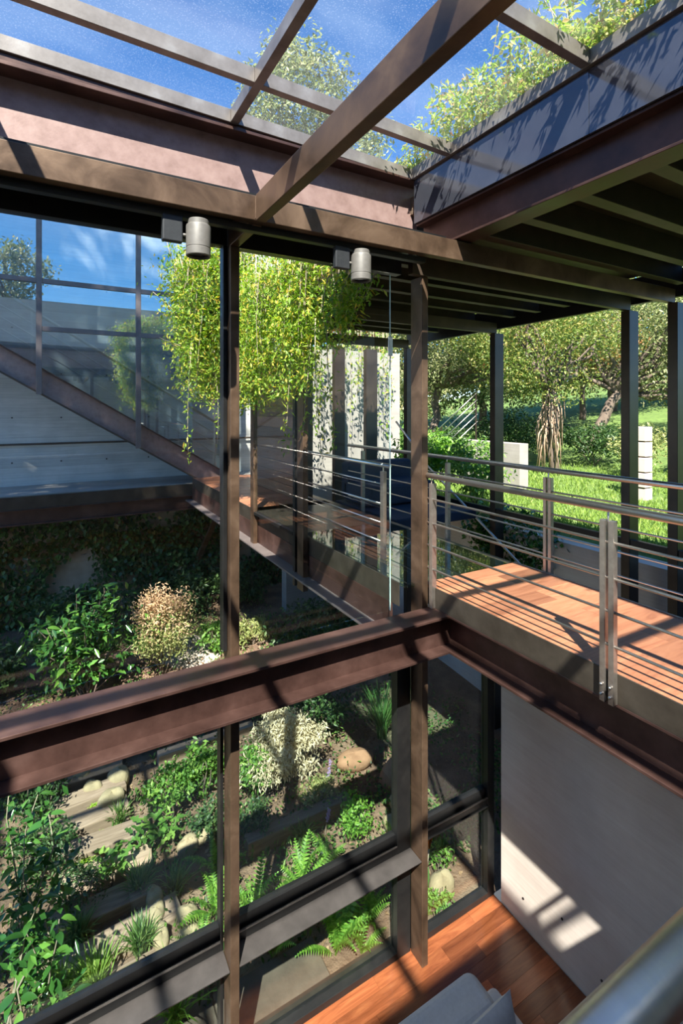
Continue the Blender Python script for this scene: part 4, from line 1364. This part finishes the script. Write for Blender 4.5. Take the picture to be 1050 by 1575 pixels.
for i, (c, r, nn, lf, mt, lab) in enumerate((
        ((7.0, 7.0), (0.75, 0.9, 1.35), 2600, 0.10, 'midleaf', 'leafy green bush between the bridge and the concrete block'),
        ((6.65, 8.2), (0.7, 0.8, 1.7), 2200, 0.11, 'fern', 'feathery bright green bush near the far column'),
        ((12.3, 7.0), (0.9, 0.9, 1.3), 1800, 0.10, 'nandleaf', 'silvery low bush right of the hanging roots'),
        ((13.4, 8.8), (1.3, 1.3, 1.3), 2200, 0.13, 'darkleaf', 'dark bush under the broad oak'),
        ((12.6, 11.0), (1.6, 1.6, 1.7), 2600, 0.14, 'darkleaf', 'dark bush behind the hanging-root tree'),
        ((10.6, 11.4), (1.3, 1.3, 1.5), 2200, 0.13, 'darkleaf', 'dark bush right behind the concrete block'),
        ((13.3, 5.6), (1.0, 1.0, 1.6), 1900, 0.12, 'nandleaf', 'grey-green bush between the two right-hand columns'),
        ((11.5, 4.5), (0.7, 0.7, 1.4), 1300, 0.10, 'midleaf', 'green bush at the right edge of the lawn'),
        ((8.4, 11.4), (1.2, 1.2, 1.6), 2000, 0.12, 'midleaf', 'green bush beyond the slanting brace rods'))):
    bush('lawn_bush', (c[0], c[1], lz(*c) - 0.02), r, nn, lf, M[mt], lab, group='bushes around the lawn')
bush('wall_creeper', (6.05, 5.3, -1.35), (0.28, 1.1, 1.5), 1700, 0.10, M['glossleaf'], 'dark creeper hanging over the retaining wall below the far railing', width=0.6)
# concrete block, stacked pillar, far terracotta wall
tag(B(9.0, 9.28, 7.68, 9.5, -0.6, 0.70).build('garden_block', M['paleconc'], bevel=0.006), 'upright pale concrete block standing on the lawn', 'block')
pl_ = empty('stone_pillar', (10.3, 5.75, -0.4))
for k in range(5):
    B(10.2 + random.uniform(-0.01, 0.01), 10.45, 5.6, 5.86, -0.4 + k * 0.31, -0.4 + k * 0.31 + 0.285).build('block', M['concrete'], pl_, bevel=0.008)
B(10.24, 10.42, 5.63, 5.83, -0.4, 1.1).build('core', M['slab'], pl_)
tag(pl_, 'pillar of stacked pale blocks between the two right-hand columns', 'pillar')
# pale rods of a distant sloping railing
dr_ = empty('distant_railing', (9.6, 10.3, -0.4))
for k in range(5):
    o_ = k * 0.2
    MB().tube([(9.2, 10.6, 0.95 - o_), (10.0, 9.95, 1.95 - o_)], 0.014, 6).build('rod', M['stainless'], dr_, smooth=True, base=False)
for (px_, py_, zt_) in ((9.24, 10.57, 1.0), (9.96, 9.98, 1.9)):
    B(px_ - 0.015, px_ + 0.015, py_ - 0.015, py_ + 0.015, -0.45, zt_).build('post', M['darkcol'], dr_)
tag(dr_, 'five slanting pale rods of a distant railing beyond the facade column', 'railing')
# lawn blades
rng = np.random.default_rng(31)
n = 16000
x = 6.56 + 7.4 * rng.beta(1.0, 1.7, n)
y = rng.uniform(1.5, 9.85, n)
kp = ~((np.abs(x - 10.32) < 0.3) & (np.abs(y - 5.73) < 0.3)) & ~((np.abs(x - 9.14) < 0.28) & (np.abs(y - 8.6) < 1.05))
x, y = x[kp], y[kp]
z = np.array([lz(a, b) for a, b in zip(x, y)])
lw_ = foliage('lawn_grass', np.stack([x, y, z], 1), 0.13, 0.02, M['lawnblade'], axis=np.array([0, 0, 2.2]), seed=33)
tag(lw_, 'short bright blades of the sunlit lawn', 'grass', kind='stuff')

# ================================================================== sunken garden
# ivy on the retaining wall
rng = np.random.default_rng(41)
n = 16000
x = rng.uniform(-5.0, 6.0, n)
z = -3.2 + 2.62 * rng.uniform(0, 1, n)
k = np.sin(1.7 * x + 1.1 * np.sin(2.3 * z)) + np.sin(2.9 * z + 1.3 * x + 0.7) + 0.7 * np.sin(5.1 * x - 3.3 * z)
keep = k + rng.normal(size=n) * 0.45 < 1.12
x, z = x[keep], z[keep]
y = 11.86 - np.abs(rng.normal(size=len(x))) * 0.05
iv = foliage('ivy', np.stack([x, y, z], 1), 0.12, 0.10, M['ivyleaf'], droop=0.8, axis=np.array([0, -0.9, 0]), spread=0.55, seed=43)
tag(iv, 'dark ivy covering the beige retaining wall', 'ivy', kind='stuff')

# sleepers of the stepped path
for i in range(10):
    y_ = 4.28 + i * 0.36
    x_ = 0.50 - 0.035 * i + 0.05 * math.sin(i * 2.3)
    hw = 0.46 + 0.06 * math.sin(i * 1.9)
    z_ = gz(x_, y_) + 0.012 * i
    s_ = B(x_ - hw, x_ + hw, y_, y_ + 0.25, z_ - 0.06, z_ + 0.075)
    an = 0.10 * math.sin(i * 1.3 + 0.4)
    ca_, sa_ = math.cos(an), math.sin(an)
    s_.v = [(x_ + (px - x_) * ca_ - (py - y_) * sa_, y_ + (px - x_) * sa_ + (py - y_) * ca_, pz) for px, py, pz in s_.v]
    tag(s_.build('sleeper_step', M['timber'], bevel=0.012), 'weathered timber sleeper of the garden path, ' + ['first', 'second', 'third', 'fourth', 'fifth', 'sixth', 'seventh', 'eighth', 'ninth', 'tenth'][i] + ' from the window', 'step', 'sleepers of the garden path')
for (x0, y0, ln, lab) in ((1.75, 5.02, 1.25, 'long timber edging plank behind the ferns'), (1.15, 6.75, 1.3, 'timber plank at the head of the path, near the boulders'), (1.5, 7.25, 1.2, 'farthest timber plank below the bridge-level beam')):
    tag(B(x0, x0 + ln, y0, y0 + 0.14, gz(x0, y0) - 0.04, gz(x0, y0) + 0.16).build('edging_plank', M['timber'], bevel=0.012), lab, 'plank', 'timber edging in the garden')
bl = [((0.81, 4.98), (0.075, 0.10, 0.08), 'ochre boulder beside the path, upper of a row of three'), ((0.80, 4.79), (0.075, 0.11, 0.085), 'smooth ochre boulder, middle of the row of three beside the path'), ((0.80, 4.58), (0.07, 0.11, 0.08), 'ochre boulder beside the path, lowest of the row of three'),
      ((1.04, 4.66), (0.11, 0.09, 0.085), 'ochre boulder near the middle column, upper one'), ((1.01, 4.50), (0.10, 0.07, 0.07), 'ochre boulder near the middle column, lower one'), ((1.21, 5.37), (0.12, 0.09, 0.09), 'pale boulder among the leaves right of the path'),
      ((1.40, 5.45), (0.10, 0.09, 0.09), 'mossy boulder next to the pale one right of the path'), ((0.57, 7.0), (0.14, 0.12, 0.12), 'sunlit boulder at the top of the path, highest'), ((0.67, 6.70), (0.13, 0.12, 0.13), 'sunlit round boulder at the top of the path, right one'),
      ((0.56, 6.36), (0.14, 0.13, 0.13), 'grey boulder at the top of the path, lowest'), ((0.27, 6.97), (0.12, 0.12, 0.12), 'sunlit boulder at the top of the path, left one'), ((0.38, 6.66), (0.11, 0.11, 0.11), 'grey boulder among the group at the top of the path'),
      ((3.54, 4.75), (0.14, 0.12, 0.12), 'ochre boulder left of the corner column, upper one'), ((3.28, 4.55), (0.11, 0.10, 0.10), 'sunlit boulder left of the corner column, lower one'), ((3.30, 3.78), (0.13, 0.10, 0.11), 'pale boulder behind the orange flower in the corner window')]
for (x_, y_), r_, lab in bl:
    boulder((x_, y_, gz(x_, y_)), r_, lab)
boulder((3.40, 5.58, gz(3.4, 5.58)), (0.24, 0.15, 0.11), 'large reddish rock in the shade of the middle window', 'redstone')
boulder((3.75, 5.05, gz(3.7, 5.0)), (0.24, 0.2, 0.18), 'reddish rock behind the corner window', 'redstone')

# ferns
for (x_, y_, s_, n_, lab) in ((2.10, 4.42, 1.0, 13, 'large fern in the middle of the central lower window'), (2.12, 3.80, 1.15, 14, 'tall fern pressed against the low pane between the columns'), (2.50, 3.86, 0.8, 11, 'fern low beside the corner column'),
                              (1.27, 4.62, 0.9, 11, 'fern just left of the middle column'), (1.09, 4.30, 0.6, 9, 'small fern close to the left lower window'), (1.58, 4.38, 0.9, 11, 'fern just right of the middle column'),
                              (2.42, 4.55, 0.7, 9, 'small fern right of the large fern'), (1.62, 4.05, 0.7, 9, 'fern at the foot of the middle column outside'), (2.95, 3.95, 0.6, 8, 'small fern behind the corner column'),
                              (1.42, 5.05, 0.75, 9, 'fern in the shade above the middle column ferns'), (2.32, 3.70, 0.7, 9, 'yellow-green fern at the low pane near the corner')):
    fern((x_, y_, gz(x_, y_)), s_, lab, n_, up=0.95)
# grass tufts
for (x_, y_, h_, n_, lab, mt) in ((0.70, 5.14, 0.30, 160, 'grey-green grass tuft on the path beside the boulders', 'blade'), (0.64, 4.60, 0.30, 150, 'grey-green grass tuft lower on the path', 'blade'), (0.17, 4.95, 0.30, 140, 'dark grass tuft left of the path', 'blade'),
                                  (0.02, 4.55, 0.34, 150, 'grass tuft in the lower left corner', 'lawnblade'), (0.28, 4.45, 0.38, 150, 'arching grass clump at the lower left of the path', 'lawnblade'), (0.08, 4.15, 0.34, 120, 'broad-bladed clump at the bottom left', 'lawnblade'),
                                  (0.62, 6.1, 0.26, 110, 'fine grass tuft below the top boulders', 'blade'), (4.02, 5.85, 0.75, 160, 'tall dark grass clump behind the corner column', 'blade'), (0.80, 3.95, 0.5, 80, 'upright reeds behind the left low pane', 'fern'),
                                  (1.0, 5.0, 0.28, 120, 'dark grass tuft left of the middle column', 'blade'), (0.78, 7.25, 0.28, 120, 'grass tuft behind the top boulders', 'blade'), (2.35, 4.95, 0.25, 150, 'low grass along the edging plank', 'blade'),
                                  (3.15, 4.35, 0.30, 110, 'grass tuft between the boulders and the corner column', 'lawnblade'), (3.05, 3.72, 0.18, 70, 'small bright grass tuft in the corner window', 'lawnblade')):
    tuft((x_, y_, gz(x_, y_)), h_, n_, lab, mt)
# shrubs
for (x_, y_, r_, nn, lf, mt, wd, lab) in (
        (1.14, 5.95, (0.34, 0.30, 0.62), 900, 0.065, 'midleaf', 0.5, 'bright green shrub right of the path, left one'),
        (1.52, 6.05, (0.34, 0.30, 0.62), 900, 0.065, 'midleaf', 0.5, 'bright green shrub right of the path, right one'),
        (2.88, 4.70, (0.26, 0.24, 0.50), 800, 0.045, 'fern', 0.5, 'small-leaved shrub left of the corner column'),
        (2.05, 5.75, (0.30, 0.30, 0.70), 900, 0.07, 'midleaf', 0.45, 'sunlit leafy shrub right of the middle column'),
        (1.90, 5.25, (0.24, 0.22, 0.40), 700, 0.05, 'darkleaf', 0.45, 'dark low shrub below the sunlit leafy one'),
        (2.70, 5.25, (0.30, 0.25, 0.36), 700, 0.05, 'nandleaf', 0.4, 'olive shrub beside the large reddish rock'),
        (3.25, 6.3, (0.5, 0.5, 0.9), 1100, 0.08, 'darkleaf', 0.45, 'dark shrub above the large reddish rock'),
        (2.62, 9.25, (0.42, 0.38, 0.55), 700, 0.12, 'midleaf', 0.4, 'bright shrub by the gravel, left of the middle column'),
        (3.25, 9.2, (0.48, 0.4, 0.5), 800, 0.10, 'nandleaf', 0.35, 'pale green shrub by the gravel, right of the middle column'),
        (-0.10, 5.75, (0.40, 0.40, 0.62), 1200, 0.05, 'darkleaf', 0.4, 'dark fine shrub left of the path'),
        (-0.15, 6.6, (0.42, 0.40, 0.6), 1100, 0.06, 'darkleaf', 0.45, 'dark shrub above the fine one, left of the path'),
        (0.18, 5.25, (0.30, 0.28, 0.42), 1100, 0.035, 'darkleaf', 0.4, 'feathery dark shrub at the left edge of the path'),
        (1.5, 5.45, (0.3, 0.25, 0.4), 700, 0.06, 'darkleaf', 0.5, 'dark leafy shrub between the boulders and middle column'),
        (1.2, 7.3, (0.5, 0.4, 0.5), 900, 0.07, 'darkleaf', 0.45, 'dark shrub under the bridge-level beam, behind the plank'),
        (2.3, 7.2, (0.6, 0.5, 0.6), 1000, 0.08, 'darkleaf', 0.45, 'dark shrub behind the pale dry bush'),
        (4.3, 8.2, (1.2, 0.9, 1.1), 2200, 0.10, 'darkleaf', 0.45, 'dark thicket under the walkway'),
        (-0.9, 9.4, (0.9, 0.7, 1.0), 1800, 0.11, 'darkleaf', 0.5, 'dark shrub at the left edge before the ivy'),
        (0.5, 10.7, (1.0, 0.6, 1.1), 1900, 0.11, 'darkleaf', 0.5, 'dark shrub between the glossy shrub and the ivy'),
        (2.2, 10.9, (1.0, 0.6, 0.9), 1700, 0.11, 'darkleaf', 0.5, 'dark shrub behind the gravel patch'),
        (-1.2, 7.4, (0.8, 0.6, 0.9), 1500, 0.09, 'darkleaf', 0.5, 'dark shrub cut by the left edge, above the beam'),
        (3.6, 11.0, (0.8, 0.6, 0.9), 1500, 0.11, 'darkleaf', 0.5, 'dark shrub at the foot of the slanting strut'),
        (3.15, 3.66, (0.16, 0.12, 0.2), 260, 0.05, 'midleaf', 0.5, 'tiny leafy plant at the sill of the corner window'),
        (3.45, 3.95, (0.16, 0.14, 0.3), 260, 0.05, 'midleaf', 0.4, 'small plant right of the orange flower')):
    bush('garden_shrub', (x_, y_, gz(x_, y_)), r_, nn, lf, M[mt], lab, width=wd, group='shrubs of the sunken garden')
bush('pale_dry_bush', (2.42, 5.75, gz(2.42, 5.75)), (0.62, 0.42, 1.0), 8500, 0.06, M['paleleaf'], 'pale straw-coloured bush in full sun behind the central window', droop=0.9, width=0.3)
bush('pink_tipped_shrub', (1.58, 8.95, gz(1.58, 8.95)), (0.66, 0.6, 1.5), 5200, 0.065, M['nandleaf'], 'rounded feathery shrub with pinkish tips before the ivy wall', mat2=M['pinkleaf'], frac2=0.42, width=0.35, clusters=40)
# glossy big-leaved shrub before the ivy
bx_, by_ = 0.42, 8.7
tips = []
for k in range(24):
    a = k * 2.4
    r_ = 0.2 + 0.95 * ((k * 0.618) % 1)
    h_ = 0.75 + 0.75 * (1.15 - r_) + 0.35 * ((k * 0.37) % 1)
    tips.append((bx_ + math.cos(a) * r_ * 1.05, by_ + math.sin(a) * r_ * 0.7, gz(bx_, by_) + h_))
tips.append((bx_ - 0.15, by_ - 0.1, gz(bx_, by_) + 1.72))
leafy_shrub('glossy_shrub', on_ground(bx_, by_), tips, GLOSS, 12, 'glossy dark-leaved shrub before the ivy, left of the pink-tipped one', scale=1.15, spread=0.5, r=0.012, bark='bark', fill=1100, fjit=0.14)
# the shrub at the left edge, close to the window
c_ = on_ground(-0.22, 4.35)
tips = [(-0.12, 4.45, -1.45), (-0.20, 4.30, -1.62), (0.06, 4.50, -1.95), (0.02, 4.2, -2.25), (-0.10, 4.15, -2.0), (-0.30, 4.5, -1.3), (0.10, 4.1, -2.75), (-0.02, 4.05, -2.95), (-0.05, 4.55, -1.7)]
leafy_shrub('glossy_shrub', c_, tips, GLOSS, 16, 'glossy green shrub with bare curved stems at the left edge', scale=0.75, spread=0.42, r=0.010, fill=420, fjit=0.07)
# lobed-leaved plants on the path
for (x_, y_, lab) in ((0.80, 5.62, 'lobed-leaved plant in the middle of the path'), (0.50, 5.40, 'smaller lobed-leaved plant lower on the path'), (1.02, 5.55, 'lobed-leaved plant at the right edge of the path')):
    c_ = on_ground(x_, y_)
    leafy_shrub('lobed_plant', c_, [(x_ + 0.10 * math.cos(q), y_ + 0.10 * math.sin(q), c_[2] + 0.26) for q in (0, 1.6, 3.2, 4.8)], LOBED, 5, lab, r=0.006, scale=0.5, spread=0.3, cat='plant', group='lobed plants on the path', bark='bark')
# moss cushions
for (x_, y_, lab) in ((0.46, 5.95, 'bright moss cushion on the path, right one'), (0.22, 5.75, 'bright moss cushion on the path, left one'), (0.42, 6.42, 'moss cushion between the top boulders')):
    rng = np.random.default_rng(nseed())
    m_ = foliage('moss', blob((x_, y_, gz(x_, y_) + 0.04), (0.13, 0.10, 0.05), 700, rng, 14, 0.5, 0.2), 0.03, 0.012, M['moss'], axis=np.array([0, 0, 1.0]), seed=nseed())
    tag(m_, lab, 'moss', 'moss on the path')
# purple flower spikes
for (x_, y_, h_, lab) in ((2.86, 5.35, 0.42, 'lilac flower spike beside the large reddish rock'), (2.60, 4.9, 0.28, 'lilac flower spike above the edging plank')):
    e = empty('flower_spike', on_ground(x_, y_))
    z_ = gz(x_, y_)
    MB().tube([(x_, y_, z_), (x_ + 0.02, y_, z_ + h_ * 0.6), (x_ + 0.05, y_, z_ + h_)], [0.004, 0.003, 0.002], 5).build('stalk', M['palestem'], e)
    rng = np.random.default_rng(nseed())
    t = rng.uniform(0.55, 1.0, 90)
    foliage('petals', np.stack([x_ + 0.05 * t, np.full(90, y_), z_ + h_ * t], 1) + rng.normal(size=(90, 3)) * 0.008, 0.022, 0.012, M['purple'], e, seed=nseed())
    tag(e, lab, 'flower', 'lilac flower spikes')
# bird-of-paradise flower in the corner window
c_ = on_ground(3.14, 3.84)
e = empty('crane_flower', c_)
PAD = big_leaf_mesh('leaf', 0.34, 0.12, M['midleaf'])
for a, tl, s_ in ((2.4, -1.35, 1.0), (3.6, -1.2, 0.8), (0.6, -1.1, 0.6)):
    ob = bpy.data.objects.new('leaf', PAD)
    COL.objects.link(ob)
    ob.parent = e
    ob.rotation_euler = Euler((0, tl, a))
    ob.scale = (s_, s_, s_)
MB().tube([(3.14, 3.84, c_[2]), (3.17, 3.84, c_[2] + 0.25), (3.20, 3.84, c_[2] + 0.42)], [0.008, 0.007, 0.006], 7).build('stalk', M['palestem'], e, smooth=True)
for k in range(4):
    MB().prism([(3.20, 3.836, c_[2] + 0.41), (3.225 + 0.008 * k, 3.836, c_[2] + 0.50 + 0.012 * k), (3.205 + 0.006 * k, 3.836, c_[2] + 0.56 + 0.01 * k), (3.188 + 0.004 * k, 3.836, c_[2] + 0.49)], (0.0, 0.008, 0)).build('petal', M['orangepetal'], e)
tag(e, 'orange crane flower with paddle leaves in the corner window', 'flower')
# paving along the outside of the glass
for k, (x0, x1) in enumerate(((-1.5, -0.55), (-0.54, 0.42), (0.43, 1.08), (1.09, 1.98))):
    tag(B(x0, x1, 3.545, 3.99, ZF - 0.12, ZF - 0.02 + 0.004 * k).build('paving_slab', M['slab'], bevel=0.01), ['dark paving slab outside the left window, leftmost', 'dark paving slab outside the left window, second from left', 'dark paving slab by the foot of the middle column', 'wide dark paving slab behind the low pane between the columns'][k], 'paving', 'paving slabs along the glass')
tag(B(-1.5, 2.6, 3.535, 3.60, ZF - 0.1, ZF + 0.04).build('trim_sill', M['plate'], bevel=0.004), 'dark steel sill strip outside the low windows', 'sill', kind='structure')
# fallen leaves and small weeds over the soil
rng = np.random.default_rng(61)
n = 9000
x = rng.uniform(-2.5, 5.5, n)
y = rng.uniform(3.8, 11.6, n)
kp = ~((x > 4.2) & (y > 9.8))
x, y = x[kp], y[kp]
z = np.array([gz(a, b) for a, b in zip(x, y)]) + 0.012
fl = foliage('leaf_litter', np.stack([x, y, z], 1), 0.055, 0.03, M['orangeleaf'], spread=0.5, seed=62)
fl.data.materials[0] = leaf_mat('dry_litter', [(0.0, (0.10, 0.06, 0.035)), (0.6, (0.22, 0.14, 0.08)), (1.0, (0.36, 0.25, 0.15))], trans=0.1, rough=0.9)
tag(fl, 'dry brown leaf litter scattered over the garden soil', 'leaf litter', kind='stuff')
n = 22000
k = rng.integers(0, 330, n)
cx_, cy_ = rng.uniform(-2.5, 5.5, 330), 4.1 + 7.2 * rng.uniform(0, 1, 330) ** 1.4
ok = (np.abs(cx_ - 0.4) > 0.55) | (cy_ > 7.6)
x = cx_[k] + rng.normal(size=n) * 0.14
y = cy_[k] + rng.normal(size=n) * 0.14
sel = ok[k] & (y < 11.8) & (y > 3.9) & ~((x > 4.15) & (y > 9.75))
x, y = x[sel], y[sel]
z = np.array([gz(a, b) for a, b in zip(x, y)]) + np.abs(rng.normal(size=len(x))) * 0.09
wd_ = foliage('ground_cover', np.stack([x, y, z], 1), 0.06, 0.028, M['coverleaf'], axis=np.array([0, 0, 0.6]), seed=63)
tag(wd_, 'low dark green ground cover between the garden plants', 'ground cover', kind='stuff')

# loose creeper hanging before the pale wall, throwing leaf shadows on it
rng = np.random.default_rng(71)
cp_ = empty('pale_wall_creeper', (5.2, 9.3, 1.0))
cpts, cst = [], MB()
for k in range(34):
    x_ = rng.uniform(4.0, 6.6)
    y_ = 9.35 + rng.uniform(-0.12, 0.12)
    zl = rng.uniform(0.7, 2.6)
    m_ = int((3.4 - zl) * 16)
    t = rng.uniform(0, 1, m_)
    cpts.append(np.stack([x_ + 0.06 * np.sin(4 * t), np.full(m_, y_), 3.4 + (zl - 3.4) * t], 1) + rng.normal(size=(m_, 3)) * 0.06)
    cst.tube([(x_, y_, 3.4), (x_ + 0.05, y_, (3.4 + zl) / 2), (x_, y_, zl)], [0.006, 0.005, 0.003], 5)
foliage('foliage', np.concatenate(cpts), 0.11, 0.045, M['vineleaf'], cp_, droop=0.6, seed=72)
cst.build('stems', M['palestem'], cp_, smooth=True)
tag(cp_, 'thin creeper hanging in front of the pale concrete wall', 'vine')
